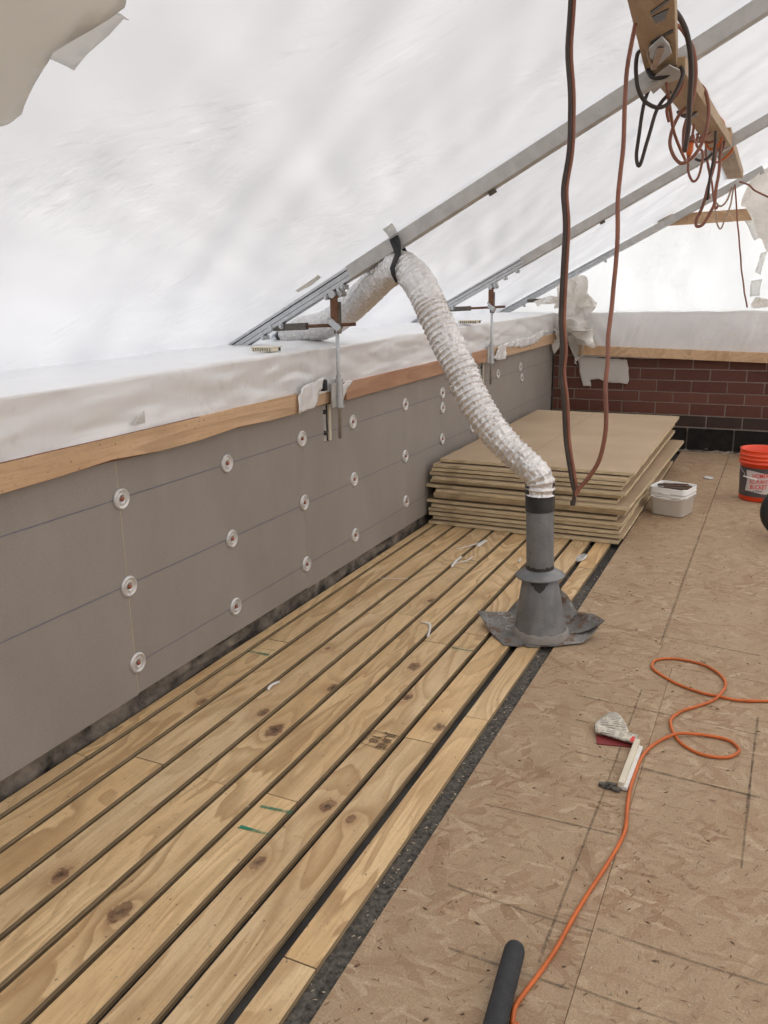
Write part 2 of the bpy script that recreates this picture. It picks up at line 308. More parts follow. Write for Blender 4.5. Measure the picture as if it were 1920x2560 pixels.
def pages():
    b = NB('printed page'); v = b.coord(); wv = b.n('TexWave', bands_direction='Y'); b.set(wv.inputs[0], v); wv.inputs['Scale'].default_value = 42; wv.inputs['Distortion'].default_value = .3
    blk = b.noise(b.map(v, (1, .5, 1)), 55, 2); k = b.math('MULTIPLY', b.rng(wv.outputs[1], .45, .6, 0, 1), b.rng(blk, .42, .5, 0, 1))
    b.base(b.mix(b.math('MULTIPLY', k, .75), (.60, .56, .47), (.10, .09, .08)), .8, 0, .2); return b.m
M['newsprint'] = pages()
M['red_paper'] = plastic('dark red paper', (.22, .025, .025), .6)
M['scrap'] = mottled('dark brown wood scrap', (.075, .042, .028), (.13, .08, .055), 25, .8)
M['vent_pl'] = plastic('cream plastic', (.70, .64, .50), .5)
M['soil'] = mottled('dirty masonry', (.018, .016, .014), (.30, .25, .20), 11, .95, bump=.9, detail=9)
M['bounce_ground'] = mottled('pale bounce ground', (.58, .575, .57), (.66, .655, .65), 1.5, .9)

# ------------------------------------------------------------------ objects
WO = {}
def root(name, loc, label, cat, group=None, kind=None):
    o = bpy.data.objects.new(name, None); o.empty_display_size = .1; col.objects.link(o); o.location = loc; WO[o.name] = Vector(loc)
    if label: tag(o, label, cat, group)
    if kind: o['kind'] = kind
    return o
def tag(o, label, cat, group=None):
    o['label'] = label; o['category'] = cat
    if group: o['group'] = group
    return o
class MB:
    def __init__(s): s.v = []; s.f = []; s.mi = []; s.m = 0
    def add(s, vs, fs):
        k = len(s.v); s.v += [Vector(p) for p in vs]; s.f += [[i+k for i in f] for f in fs]; s.mi += [s.m]*len(fs); return s
    def box(s, a, b):
        (x0, y0, z0), (x1, y1, z1) = a, b
        return s.add([(x0,y0,z0),(x1,y0,z0),(x1,y1,z0),(x0,y1,z0),(x0,y0,z1),(x1,y0,z1),(x1,y1,z1),(x0,y1,z1)], [(0,3,2,1),(4,5,6,7),(0,1,5,4),(1,2,6,5),(2,3,7,6),(3,0,4,7)])
    def beam(s, p, q, wy, h, up=(0,0,1)):
        p, q = Vector(p), Vector(q); d = (q-p).normalized(); u = Vector(up); side = d.cross(u).normalized(); u = side.cross(d)
        vs = []
        for e in (p, q):
            for a, c in ((-1,-1),(1,-1),(1,1),(-1,1)): vs.append(e + side*(a*wy/2) + u*(c*h/2))
        return s.add(vs, [(0,1,2,3),(7,6,5,4),(0,4,5,1),(1,5,6,2),(2,6,7,3),(3,7,4,0)])
    def tube(s, pts, r, n=8, cap=True):
        pts = [Vector(p) for p in pts]; m = len(pts); vs = []; fs = []
        T = [(pts[min(i+1, m-1)]-pts[max(i-1, 0)]).normalized() for i in range(m)]
        ref = Vector((0,0,1)) if abs(T[0].z) < .9 else Vector((1,0,0)); u = T[0].cross(ref).normalized()
        for i in range(m):
            u = (u - T[i]*u.dot(T[i])).normalized(); w_ = T[i].cross(u); rr = r[i] if hasattr(r, '__len__') else r
            for j in range(n): a = 2*pi*j/n; vs.append(pts[i] + (u*cos(a)+w_*sin(a))*rr)
        for i in range(m-1):
            for j in range(n): fs.append((i*n+j, i*n+(j+1)%n, (i+1)*n+(j+1)%n, (i+1)*n+j))
        if cap: fs.append(tuple(range(n-1, -1, -1))); fs.append(tuple((m-1)*n+j for j in range(n)))
        return s.add(vs, fs)
    def lathe(s, prof, n=32, c=(0,0,0), axis=None, close=False):
        c = Vector(c); vs = []; fs = []; 
        A = Vector(axis).normalized() if axis else Vector((0,0,1)); U = A.orthogonal().normalized(); V = A.cross(U)
        for r, z in prof:
            for j in range(n): a = 2*pi*j/n; vs.append(c + (U*cos(a)+V*sin(a))*r + A*z)
        for i in range(len(prof)-1):
            for j in range(n): fs.append((i*n+j, i*n+(j+1)%n, (i+1)*n+(j+1)%n, (i+1)*n+j))
        if close: fs.append(tuple(range(n-1,-1,-1))); fs.append(tuple((len(prof)-1)*n+j for j in range(n)))
        return s.add(vs, fs)
    def grid(s, fn, nu, nv):
        vs = [fn(i/nu, j/nv) for j in range(nv+1) for i in range(nu+1)]; k = nu+1
        return s.add(vs, [(j*k+i, j*k+i+1, (j+1)*k+i+1, (j+1)*k+i) for j in range(nv) for i in range(nu)])
    def build(s, name, mats, parent=None, origin=None, smooth=False, bevel=0, solid=0, sub=0):
        mats = mats if isinstance(mats, (list, tuple)) else [mats]
        if origin is None: origin = WO[parent.name] if parent else Vector((0,0,0))
        origin = Vector(origin); me = bpy.data.meshes.new(name); me.from_pydata([p-origin for p in s.v], [], s.f)
        for m in mats: me.materials.append(M[m] if isinstance(m, str) else m)
        me.polygons.foreach_set('material_index', s.mi); 
        if smooth: me.polygons.foreach_set('use_smooth', [True]*len(me.polygons))
        me.update(); o = bpy.data.objects.new(name, me); col.objects.link(o); WO[o.name] = origin
        if parent: o.parent = parent; o.location = origin-WO[parent.name]
        else: o.location = origin
        if sub: q = o.modifiers.new('s', 'SUBSURF'); q.levels = q.render_levels = sub
        if solid: q = o.modifiers.new('t', 'SOLIDIFY'); q.thickness = solid; q.offset = 0
        if bevel: q = o.modifiers.new('b', 'BEVEL'); q.width = bevel; q.segments = 2; q.limit_method = 'ANGLE'
        return o
def spline(pts, n=6):
    P = [Vector(p) for p in pts]; out = []
    for i in range(len(P)-1):
        a, b, c, d = P[max(i-1,0)], P[i], P[i+1], P[min(i+2, len(P)-1)]
        for k in range(n):
            t = k/n; out.append(.5*((2*b)+(c-a)*t+(2*a-5*b+4*c-d)*t*t+(3*b-a-3*c+d)*t**3))
    out.append(P[-1]); return out
def nz(p, s=1, seed=0): return noise.noise(Vector(p)*s + Vector((seed*13.7, seed*7.3, seed*3.1)))
def cloth(poly, to3d, res, disp, name, mat, parent=None, origin=None, solid=.0015, smooth=True):
    """a sheet with the outline poly (2-D), lifted into space and creased"""
    bd = []
    for i, a in enumerate(poly):
        b = poly[(i+1) % len(poly)]; L = max(1, int((Vector(b)-Vector(a)).length/res))
        for k in range(L):
            q = Vector(a).lerp(Vector(b), k/L); bd.append(q + Vector((nz((q.x, q.y, 1), 1/res/3), nz((q.x, q.y, 5), 1/res/3)))*res*.35)
    xs = [p[0] for p in bd]; ys = [p[1] for p in bd]; pts = list(bd); x = min(xs)
    while x < max(xs):
        y = min(ys)
        while y < max(ys): pts.append(Vector((x+random.uniform(-.3,.3)*res, y+random.uniform(-.3,.3)*res))); y += res
        x += res
    r_ = delaunay_2d_cdt([Vector(p) for p in pts], [], [list(range(len(bd)))], 1, 1e-5)
    mb = MB(); mb.add([to3d(p.x, p.y) + disp(p.x, p.y) for p in r_[0]], r_[2])
    return mb.build(name, mat, parent, origin, smooth=smooth, solid=solid)
def text_verts(body, size, space=1.0):
    cu = bpy.data.curves.new('t', 'FONT'); cu.body = body; cu.size = size; cu.align_x = 'CENTER'; cu.align_y = 'CENTER'; cu.space_line = space; cu.resolution_u = 3; cu.offset = size*.02
    o = bpy.data.objects.new('t', cu); me = bpy.data.meshes.new_from_object(o)
    vs = [v.co.copy() for v in me.vertices]; fs = [tuple(p.vertices) for p in me.polygons]
    bpy.data.objects.remove(o); bpy.data.curves.remove(cu); bpy.data.meshes.remove(me); return vs, fs

# ================================================================== SETTING
g = MB(); g.add([(-150,-150,-7),(150,-150,-7),(150,150,-7),(-150,150,-7)], [(0,1,2,3)]); g.build('ground', 'bounce_ground')['kind'] = 'structure'  # unseen ground, added pale to bounce light up onto the lower roof film
Y0, Y1, XR = -2.6, 8.11, 3.4
fl = MB(); fl.grid(lambda u, v: Vector((-2.75+u*(XR+2.75), Y0+v*(Y1+.4-Y0), -.0275 + .0025*nz((u*30, v*60, 0)))), 60, 110)
floor = fl.build('roof_floor', 'membrane'); floor['kind'] = 'structure'

# furring strips: rows of plywood strips nailed to the membrane, cut where the photograph shows the butt joints
edges = [(-1.995,-1.948), (-1.926,-1.821), (-1.799,-1.685), (-1.663,-1.554), (-1.532,-1.431), (-1.409,-1.306), (-1.284,-1.178), (-1.156,-1.055), (-1.033,-.930), (-.895,-.810)]
c7 = sc(0, 1750, .5787); c5 = sc(500, 1500, .3617); c6 = sc(1040, 1300, .3134)
joint_px = [c7(660,265), c7(930,355), c7(1240,428), c5(1228,100), c5(1585,158), c5(1510,970), c5(535,280), c5(400,260), c6(100,260), c6(468,910), c6(425,320), c7(360,240), c6(280,1000), c5(1400,97)]
knot_px = [c7(262,757), c7(520,915), c7(1135,55), c7(1185,130), c7(1415,455), c7(1515,515), c7(1115,700), c7(875,5), c5(1480,460), c5(920,605), c5(885,335), c5(1435,670), c6(120,640), c5(1655,880)]
knots = [onZ(*p) for p in knot_px]; knot_s = [1.0, 1.2, .9, 1.35, 1.0, .6, .9, .8, 1.1, .95, .55, .8, .8, .9]; joints = [onZ(*p) for p in joint_px]
strip_rows = []
for i, (a, b) in enumerate(edges):
    ys = sorted(j.y for j in joints if a-.012 < j.x < b+.02)
    ys = [y for k, y in enumerate(ys) if k == 0 or y-ys[k-1] > .15]
    cuts = [Y0+.3+.13*i] + ys
    while cuts[-1] < Y1-.02: cuts.append(min(Y1-.01, cuts[-1]+random.choice((1.22, 2.44, 1.8))))
    for k in range(len(cuts)-1):
        y0, y1 = cuts[k]+.0015, cuts[k+1]-.0015
        if y1-y0 < .05: continue
        cx, cy = (a+b)/2, (y0+y1)/2; dz = random.uniform(-.0015, .0015); m = MB()
        ny = max(2, int((y1-y0)/.25)); sk = random.uniform(-.0015, .0015)
        for s in range(ny): pass
        vs = []; fs = []
        for s in range(ny+1):
            y = y0+(y1-y0)*s/ny; wob = .0018*nz((cx, y, 3), 1.7); 
            for x, z in ((a+wob, -.0245), (b+wob, -.0245), (b+wob, dz), (a+wob, dz)): vs.append((x+sk*(s/ny-.5), y, z))
        for s in range(ny):
            for q in range(4): fs.append((s*4+q, s*4+(q+1)%4, s*4+4+(q+1)%4, s*4+4+q))
        fs += [(3,2,1,0), tuple(ny*4+q for q in range(4))]
        fs = [tuple(reversed(f)) for f in fs]
        m.add(vs, fs); o = m.build('furring_strip', 'plank', floor, (cx, cy, 0), bevel=.0012)
        kn = [(p.x-cx, p.y-cy, ks) for p, ks in zip(knots, knot_s) if a-.02 < p.x < b+.02 and y0 < p.y < y1]
        while len(kn) < 3: kn.append((50.0+len(kn), 50.0, 1.0))
        for q in range(3): o['knot%d' % q] = kn[q]
        strip_rows.append((a, b, y0, y1, o))
def strip_at(x, y):
    for a, b, y0, y1, o in strip_rows:
        if a-.01 <= x <= b+.01 and y0 <= y <= y1: return o
    return strip_rows[0][4]

# strand board panels
ex = [-.752, -.27, .95, 2.17, XR]
panel_y = {0: [Y0, 3.235, 5.675, 8.1], 1: [Y0, .80, 3.235, 5.675, 8.1], 2: [Y0, 2.0, 4.44, 6.88, 8.1], 3: [Y0, .8, 3.235, 5.675, 8.1]}
xs_far = [-.752, .45, 1.67, XR]
def panel(x0, x1, y0, y1):
    m = MB(); m.box((x0+.0006, y0+.0006, -.018), (x1-.0006, y1-.0006, -.0005+random.uniform(-.0006, .0006))); m.build('strand_board', 'osb', floor, ((x0+x1)/2, (y0+y1)/2, 0), bevel=.0007)
for i in range(4):
    for k in range(len(panel_y[i])-1):
        a, b = panel_y[i][k], panel_y[i][k+1]
        if a >= 3.2: continue
        panel(ex[i], ex[i+1], a, min(b, 3.235))
xl = onZ(1780, 1255).x
for k, (a, b) in enumerate(((3.235, 5.675), (5.675, 8.1))):
    for x0, x1 in zip([-.752, xl, xl+1.22], [xl, xl+1.22, XR]): panel(x0, x1, a, b)
# grit lying in the wide gap beside the last strip
m = MB(); m.grid(lambda u, v: Vector((-.826+u*.073, -1.5+v*5.6, -.021 + .014*max(0, nz((u*9, v*150, 4)))*sin(pi*u) + .003)), 6, 500)
o = m.build('grit', 'gunk', smooth=True); o['kind'] = 'stuff'

# chalk lines snapped on the strand board, green paint and ink stamps on the strips
def flat_line(p, q, wd, z, name, mat, parent):
    p, q = Vector(p), Vector(q); d = (q-p).normalized(); n_ = Vector((-d.y, d.x, 0))*wd/2; L = max(2, int((q-p).length/.06)); m = MB(); vs = []
    for i in range(L+1):
        c = p.lerp(q, i/L); k = .75+.5*nz((c.x, c.y, 2), 9); vs += [Vector((c.x, c.y, z))-n_*k, Vector((c.x, c.y, z))+n_*k]
    m.add(vs, [(2*i, 2*i+1, 2*i+3, 2*i+2) for i in range(L)]); return m.build(name, mat, parent)
b5 = sc(1120, 1900, .4822); b8 = sc(1440, 1600, .2773)
lines = [((1604,1725),(1540,1900)), ((1540,1900),(1477,2064)), ((1477,2064),(1385,2305)), ((1385,2305),(1347,2406)), ((1826,1132),(1726,1400)), ((1726,1400),(1650,1612)),
    (b5(1580,0), b5(1520,565)), (b8(1640,700), b8(1540,1515)), (b5(0,650), b5(540,830)), (b5(540,830), b5(750,890)), (b5(770,875), b5(1220,1030)), (b5(1220,1030), b5(1659,1170)),
    (b5(0,975), b5(630,1190)), (b5(630,1170), b5(1190,1369)), (b5(190,230), b5(900,395)), (b5(1000,40), b5(1659,210)), (b8(0,500), b8(760,660)), (b8(760,660), b8(1659,860)), (b8(0,720), b8(170,760)), (b8(0,1010), b8(420,1110)), (b8(520,1150), b8(1659,1420)), ((1500,1560),(1900,1640)), ((1480,1480),(1560,1500))]
for p, q in lines: flat_line(onZ(*p), onZ(*q), .009, .0015, 'chalk_line', 'chalk', floor)
for p, q, wd in ((c7(1125,460), c7(1260,490), .015), (c7(1035,548), c7(1165,585), .015), (c5(328,355), c5(478,382), .022), (c5(400,335), c5(520,352), .006), (c6(285,1020), c6(455,1050), .012), (c6(290,375), c6(410,400), .010), (c6(385,340), c6(470,350), .006)):
    a, b = onZ(*p), onZ(*q); c = (a+b)/2; flat_line(a, b, wd, .0024, 'paint_mark', 'green', strip_at(c.x, c.y))
def stamp(px, body, size, rx, name='ink_stamp', frame=None, space=1.0):
    """rx: reading direction on the strip"""
    c = onZ(*px); par = strip_at(c.x, c.y); X = Vector((rx[0], rx[1], 0)).normalized(); Yv = Vector((-X.y, X.x, 0)); m = MB()
    vs, fs = text_verts(body, size, space); m.add([Vector((c.x, c.y, .0024)) + X*v.x + Yv*v.y for v in vs], fs)
    if frame:
        fw, fh = frame; t = .0032
        for x0, x1, y0, y1 in ((-fw,fw,fh-t,fh),(-fw,fw,-fh,-fh+t),(-fw,-fw+t,-fh+t,fh-t),(fw-t,fw,-fh+t,fh-t)):
            m.add([Vector((c.x, c.y, .0024)) + X*x + Yv*y for x, y in ((x0,y0),(x1,y0),(x1,y1),(x0,y1))], [(0,1,2,3)])
    return m.build(name, 'ink', par)
stamp(c5(1245,970), 'JUNE\n18', .047, (0,-1), frame=(.048, .052), space=.85)

# ================================================================== LEFT PARAPET WALL
XW = -2.012
def zl(y): return .915+.009*y          # underside of the nailing boards
def ze(y): return 1.185+.0105*y        # front top edge of the wrapped coping
wall = root('parapet_wall', (XW, 3, 0), 'long grey boarded parapet wall with white disc fasteners and a wood rail on the left', 'wall')
m = MB(); m.box((-2.68, Y0, -.033), (XW-.03, 8.6, 1.16)); m.build('masonry', 'soil', wall)
m = MB(); m.grid(lambda u, v: Vector((XW-.022+.03*nz((u*60, v*3, 1)), Y0+u*(8.1-Y0), -.034+v*.085)), 260, 4); m.build('wall_base', 'soil', wall, smooth=True)
ub = [-2.6, -1.56, -.34, .88, 2.10, 3.32, 4.54, 5.76, 6.98, 8.10]
notches = {4: (3.535, 3.60), 6: (5.925, 6.0)}
boards = []
for k in range(len(ub)-1):
    a, b = ub[k]+.0012, ub[k+1]-.0012; zb = .055+random.uniform(-.004, .006); zt = zl((a+b)/2)+.03; m = MB(); dx = random.uniform(0, .0015)
    if k == 5-0 or k == 7: 
        n0, n1 = (3.535, 3.612) if k == 5 else (5.925, 6.005); zn = .755 if k == 5 else .785
        m.box((XW-.014, a, zb), (XW-dx, n0, zt)); m.box((XW-.014, n1, zb), (XW-dx, b, zt)); m.box((XW-.014, n0, zb), (XW-dx, n1, zn))
    else: m.box((XW-.014, a, zb), (XW-dx, b, zt))
    boards.append((a, b, m.build('wall_board', 'facer', wall, (XW, (a+b)/2, .5))))
    m = MB(); m.box((XW-.012, b+.0002, .06), (XW-.0012, b+.0022, zt)); m.build('joint_filler', 'foam', wall)
def board_at(y):
    for a, b, o in boards:
        if a-.02 <= y <= b: return o
    return boards[-1][2]
wash = [(y, z) for y, zs in ((.88,(.79,.47,.175)), (2.105,(.795,.476,.179)), (2.722,(.804,.480,.177)), (3.318,(.809,.497,.184)), (3.845,(.815,.503,.19)), (4.53,(.822,.506,.219)), (5.145,(.824,.723,.513)), (5.752,(.835,.5)), (6.349,(.839,.518)), (6.98,(.843,))) for z in zs] + [(7.036, .745), (.3,.79), (.3,.47)]
pm = MB(); R_ = .0395
pm.lathe([(.0, .0005), (.012, .0008), (.0155, .006), (.0175, .0065), (.021, .0042), (.0275, .0038), (.0305, .0075), (.0335, .0085), (.037, .005), (R_, .001), (R_, 0)], 28, (0,0,0), (1,0,0))
sm = MB(); sm.lathe([(0, .0105), (.0065, .0095), (.0085, .006), (.0085, .003)], 10, (0,0,0), (1,0,0))
p0 = pm.build('washer_plate', 'zinc', board_at(wash[0][0]), (0,0,0), smooth=True); s0 = sm.build('screw_head', 'screw', board_at(wash[0][0]), (0,0,0), smooth=True)
for i, (y, z) in enumerate(wash):
    bo = board_at(y); lz = Vector((XW+.0004, y+random.uniform(-.004,.004), z)) - WO[bo.name]
    for src in (p0, s0):
        q = src if i == 0 else src.copy()
        if i: col.objects.link(q)
        q.parent = bo; q.location = lz; q.rotation_euler = (random.uniform(0,6), 0, random.uniform(-.04,.04)) if src is p0 else (0,0,0)
for a, b, o in boards:                                       # blue chalk lines snapped through the fastener rows
    for z in (.80, .485, .18):
        zz0, zz1 = z+.006*(a-2.1)*.6-.004, z+.006*(b-2.1)*.6-.004
        if z == .18 and a < 2: continue
        m = MB(); m.add([(XW+.0008,a,zz0),(XW+.0008,b,zz1),(XW+.0008,b,zz1+.0035),(XW+.0008,a,zz0+.0035)], [(0,1,2,3)]); m.build('chalk_line', 'blue_chalk', o)
# nailing boards
def rail(y0, y1, mat, x0=-2.006, x1=-1.968, low=0, h=.088, dz=0, wane=False):
    m = MB(); n = 24; vs = []; fs = []
    for s in range(n+1):
        y = y0+(y1-y0)*s/n; zb = zl(y)+low+dz; wv = .022*max(0, nz((y, 0, 2), 2.3)+.15) if wane else 0; wt = .030*max(0, nz((y, 3, 2), 1.6)+.1) if wane and y < 2.6 else 0
        vs += [(x0,y,zb), (x1,y,zb+wv), (x1,y,zb+h-wt), (x0,y,zb+h)]
    for s in range(n):
        for q in range(4): fs.append((s*4+q, s*4+4+q, s*4+4+(q+1)%4, s*4+(q+1)%4))
    fs += [(0,1,2,3), (n*4+3, n*4+2, n*4+1, n*4)]
    m.add(vs, fs); o = m.build('nailing_board', [mat, 'bark'], wall, (x1, (y0+y1)/2, zl(y0)), bevel=.002)
    if wane:
        for p in o.data.polygons:
            if p.center.z+zl(y0) < zl(p.center.y+(y0+y1)/2)+.012 and abs(p.normal.z) > .5: p.material_index = 1
            if p.normal.z > .4 and wt is not None and p.center.y+(y0+y1)/2 < 2.4: p.material_index = 1
    return o
rail(-2.5, 3.235, 'lumber', wane=True)
rail(3.245, 3.70, 'lumber', -2.008, -1.99, dz=.004, h=.10)
rail(3.705, 5.94, 'red_lumber')
rail(3.75, 6.0, 'lumber', -2.008, -1.992, dz=.02, h=.095)
rail(6.05, 8.10, 'lumber')
# white film wrapped over the coping
def wrap_pt(u, v):
    y = -2.5+u*(8.1+2.5); e = ze(y)+.005*nz((y*1.7,3,3)); bot = zl(y)+.06; L1 = e-bot
    t = L1*(v/.5)*.98 if v < .5 else (L1-.006+(v-.5)/.04*.012 if v < .54 else L1+.006+(v-.54)/.46*.74)
    if v < .5: t = (L1-.006)*v/.5
    wr = .005*nz((y*1.2, v*3, 0), 2)+.003*nz((y*5, v*9, 4), 1)+.007*max(0, nz((y*3.0+v*2.4, v*5-y*2.1, 14), 1.6)-.1)+.006*max(0, nz((y*5.0-v*3, v*3+y*1.1, 24), 1.5)-.12)
    sag = .009*abs(nz((y*2.2+v*2, v*2.5, 9), 1.3))
    if t < L1-.006: x, z = -1.985-.004*sin(pi*t/L1)+wr*.7+sag*sin(pi*min(1, t/L1)), bot+t
    elif t < L1+.006: k = (t-L1+.006)/.012; x, z = -1.985-.006*(1-cos(k*pi/2))+wr*.7, e-.006+.006*sin(k*pi/2)
    else: x, z = -1.991-(t-L1-.006), e+.008*nz((y*2, t*6, 5), 1)+.003*nz((y*8, t*18, 5), 1)+.004*(t-L1)
    return Vector((x, y, z))
m = MB(); m.grid(wrap_pt, 460, 50)
cw = m.build('coping_wrap', 'wrap', smooth=True); tag(cw, 'white plastic film wrapped over the top of the long left parapet', 'plastic sheeting')
# small torn opening in the film
c_ = onX(352, 1046, -1.972); m = MB()
pts = [onX(333,1063,-1.970), onX(361,1028,-1.962), onX(364,1057,-1.970)]
m.add([*pts, *[p+Vector((-.006,0,0)) for p in pts]], [(0,1,2),(5,4,3),(0,3,4,1),(1,4,5,2),(2,5,3,0)]); 
m.build('torn_flap', 'tape_patch', cw)
# torn corners of film hanging over the rail
k6 = sc(580, 680, .2532); k1 = sc(1180, 680, .1808); k2 = sc(1380, 700, .3255); k0 = sc(800, 560, .3014)
def wall_flap(pts, X, name, label, amp=.016, seed=0, mat='wrap'):
    P = [onX(*p, X) for p in pts]; c = sum(P, Vector())/len(P); poly = [(p.y, p.z) for p in P]
    return tag(cloth(poly, lambda a, b: Vector((X, a, b)), .018, lambda a, b: Vector((amp*nz((a*16+b*5, b*3, seed), 1.6)+.8*amp*nz((a*46, b*9, seed), 1)+.3*amp*nz((a*60, b*40, seed), 1), 0, 0)), name, mat, None, c), label, 'plastic sheeting')
wall_flap([k6(655,1235), k6(700,1130), k6(905,1040), k6(890,1150), k6(840,1280), k6(800,1340), k6(660,1400)], -1.955, 'film_flap', 'torn white film flap hanging over the rail left of the nearest bracket', .014)
wall_flap([k6(1085,1120), k6(1150,1065), k6(1190,1075), k6(1130,1190), k6(1085,1310), k6(1075,1290)], -1.952, 'film_flap', 'narrow white film strip hanging just right of the nearest bracket', .008, 3)
wall_flap([k1(300,1190), k1(380,1010), k1(560,950), k1(760,905), k1(900,850), k1(975,800), k1(1080,820), k1(975,890), k1(870,985), k1(700,1040), k1(480,1035), k1(455,1200), k1(380,1225)], -1.955, 'film_flap', 'long ragged white film flap over the rail beyond the second bracket', .016, 5)
m = MB(); p = onX(810, 962, -1.975); m.box((p.x-.02, p.y-.016, p.z-.030), (p.x+.014, p.y+.016, p.z+.026)); tag(m.build('rubber_block', 'rubber', None, p, bevel=.008), 'small black block peeking out of the film above the rail by the nearest bracket', 'block')

# ================================================================== FAR BRICK WALL
bw = root('brick_wall', (-.5, 8.11, 0), 'dark red brick parapet wall across the far end', 'wall')
m = MB(); m.box((-2.0, 8.117, -.03), (XR, 8.5, 1.25)); m.build('mortar', 'mortar', bw)
zc = [.224, .334, .445, .544, .652, .757, .863, .969, 1.075]
bm = MB(); bm.box((-.149, -.0, -.0475), (.149, .05, .0475)); proto = None
for r in range(len(zc)-1):
    x = -.712 - .3075*5 + (.15375 if r % 2 == 0 else 0)
    while x < 1.3:
        x0, x1 = x+.005, x+.3025; x += .3075
        if x1 < -1.99: continue
        x0 = max(x0, -1.995); mat = 'tar_brick' if r == 0 else 'brick'
        m = MB(); m.box((x0, 8.11+random.uniform(-.002,.002), zc[r]+.005), (x1, 8.16, zc[r+1]-.005)); m.build('brick', mat, bw, ((x0+x1)/2, 8.11, zc[r]+.05), bevel=.002)
x = -.714-.405*4
while x < 1.5:
    if x+.4 > -1.99:
        m = MB(); x0, x1 = max(x, -1.995)+.006, x+.399
        m.grid(lambda u, v: Vector((x0+u*(x1-x0), 8.098+.006*nz((u*3+x, v*3, 1), 2), .012+v*.203)), 10, 6); m.box((x0, 8.106, .012), (x1, 8.16, .215)); m.build('block', 'tar', bw, ((x0+x1)/2, 8.1, .1))
    x += .405
m = MB(); m.grid(lambda u, v: Vector((-2+u*5, 8.105-.03*(1-v)**2+.01*nz((u*80, v*3, 7)), -.004+.05*v*(.6+.7*abs(nz((u*40, 0, 3)))))), 160, 5); m.build('sealant_fillet', 'soil', bw, smooth=True)
P = [onY(*k2(*p), 8.012) for p in ((205,500), (1659,560), (1659,640), (200,575))]
m = MB(); p, q = (P[0]+P[3])/2, (P[1]+P[2])/2; q = q+(q-p)*.7; m.beam((p.x, 8.031, p.z), (q.x, 8.031, q.z), .038, .088); m.build('nailing_board', 'lumber', bw, p, bevel=.002)
def fwrap(u, v):
    x = -1.72+u*3.2; bot = .86-.03*(x+1.72)/1.14*.4; top = 1.278+.004*x; L1 = top-bot; t = v*(L1+.4)
    fan = .020*abs(nz((x*6+v*3*sin(x*3), v*1.2, 2), 1.4))+.012*abs(nz((x*14-v*5, v*2, 7), 1.2))
    if t < L1: return Vector((x, 8.062-.010*sin(pi*t/L1)-fan*1.3*sin(pi*min(1,t/L1)), bot+t + (.02*nz((x*3,0,1)) if v < .02 else 0)))
    return Vector((x, 8.055+(t-L1), top+.012*nz((x*4, t*4, 2))))
m = MB(); m.grid(fwrap, 260, 50); fw = m.build('coping_wrap', 'wrap', smooth=True); tag(fw, 'creased white film wrapped over the far brick wall top', 'plastic sheeting')
def far_flap(pts, Yp, name, label, amp=.02, seed=0, mat='crumple', res=.022, rough=1, smooth=True):
    P = [onY(*p, Yp) for p in pts]; c = sum(P, Vector())/len(P)
    def dsp(a, b):
        r1 = abs(nz((a*3, b*3, seed), 1.3))-.25; r2 = abs(nz((a*8, b*8, seed+4), 1.1))-.2
        return Vector((.2*amp*nz((a*9,b*9,seed+8)), amp*(r1*1.2+.5*rough*r2+.4*nz((a*11, b*3, seed), 1)), .2*amp*nz((a*9,b*9,seed+2))))
    return tag(cloth([(p.x, p.z) for p in P], lambda a, b: Vector((a, Yp, b)), res, dsp, name, mat, None, c, smooth=smooth), label, 'plastic sheeting')
far_flap([k2(195,585), k2(580,612), k2(592,770), k2(580,798), k2(420,785), k2(360,760), k2(290,765), k2(300,815), k2(240,815), k2(215,720)], 8.075, 'film_flap', 'ragged white film flap hanging below the far rail over the bricks', .015, 1, rough=.4)
# crumpled bundle in the corner
k3 = sc(1350, 780, .15069)
far_flap([(1412,708), (1440,690), (1470,705), (1478,735), (1500,755), (1490,785), (1470,800), (1490,835), (1490,860), (1462,865), (1458,885), (1459,838+50), (1440,902), (1447,905), (1441,903), (1420,880), (1385,838), (1380,800), (1395,760)], 7.96, 'crumpled_film', 'big crumpled bundle of cream film stuffed in the far corner above the rail', .30, 2, res=.026, smooth=False)
far_flap([k3(480,400), k3(560,330), k3(720,380), k3(700,480), k3(650,560), k3(620,830), k3(590,830), k3(480,560)], 8.03, 'film_flap', 'limp white film tail hanging from the corner bundle beside the far rail', .10, 6, res=.026, smooth=False)
far_flap([k1(860,400), k1(960,340), k1(1100,325), k1(1230,345), k1(1290,420), k1(1290,490), k1(1120,500), k1(1130,450), k1(900,470)], 7.9, 'crumpled_film', 'low crumpled film fold lying on the left coping near the far corner', .16, 9, res=.026, smooth=False)
far_flap([k3(160,300), k3(230,235), k3(330,260), k3(420,330), k3(480,400), k3(330,420), k3(320,575), k3(230,690), k3(200,510), k3(300,460), k3(280,330)], 7.98, 'film_flap', 'short torn film scrap hanging at the inner corner end of the left rail', .10, 12, res=.024, smooth=False)

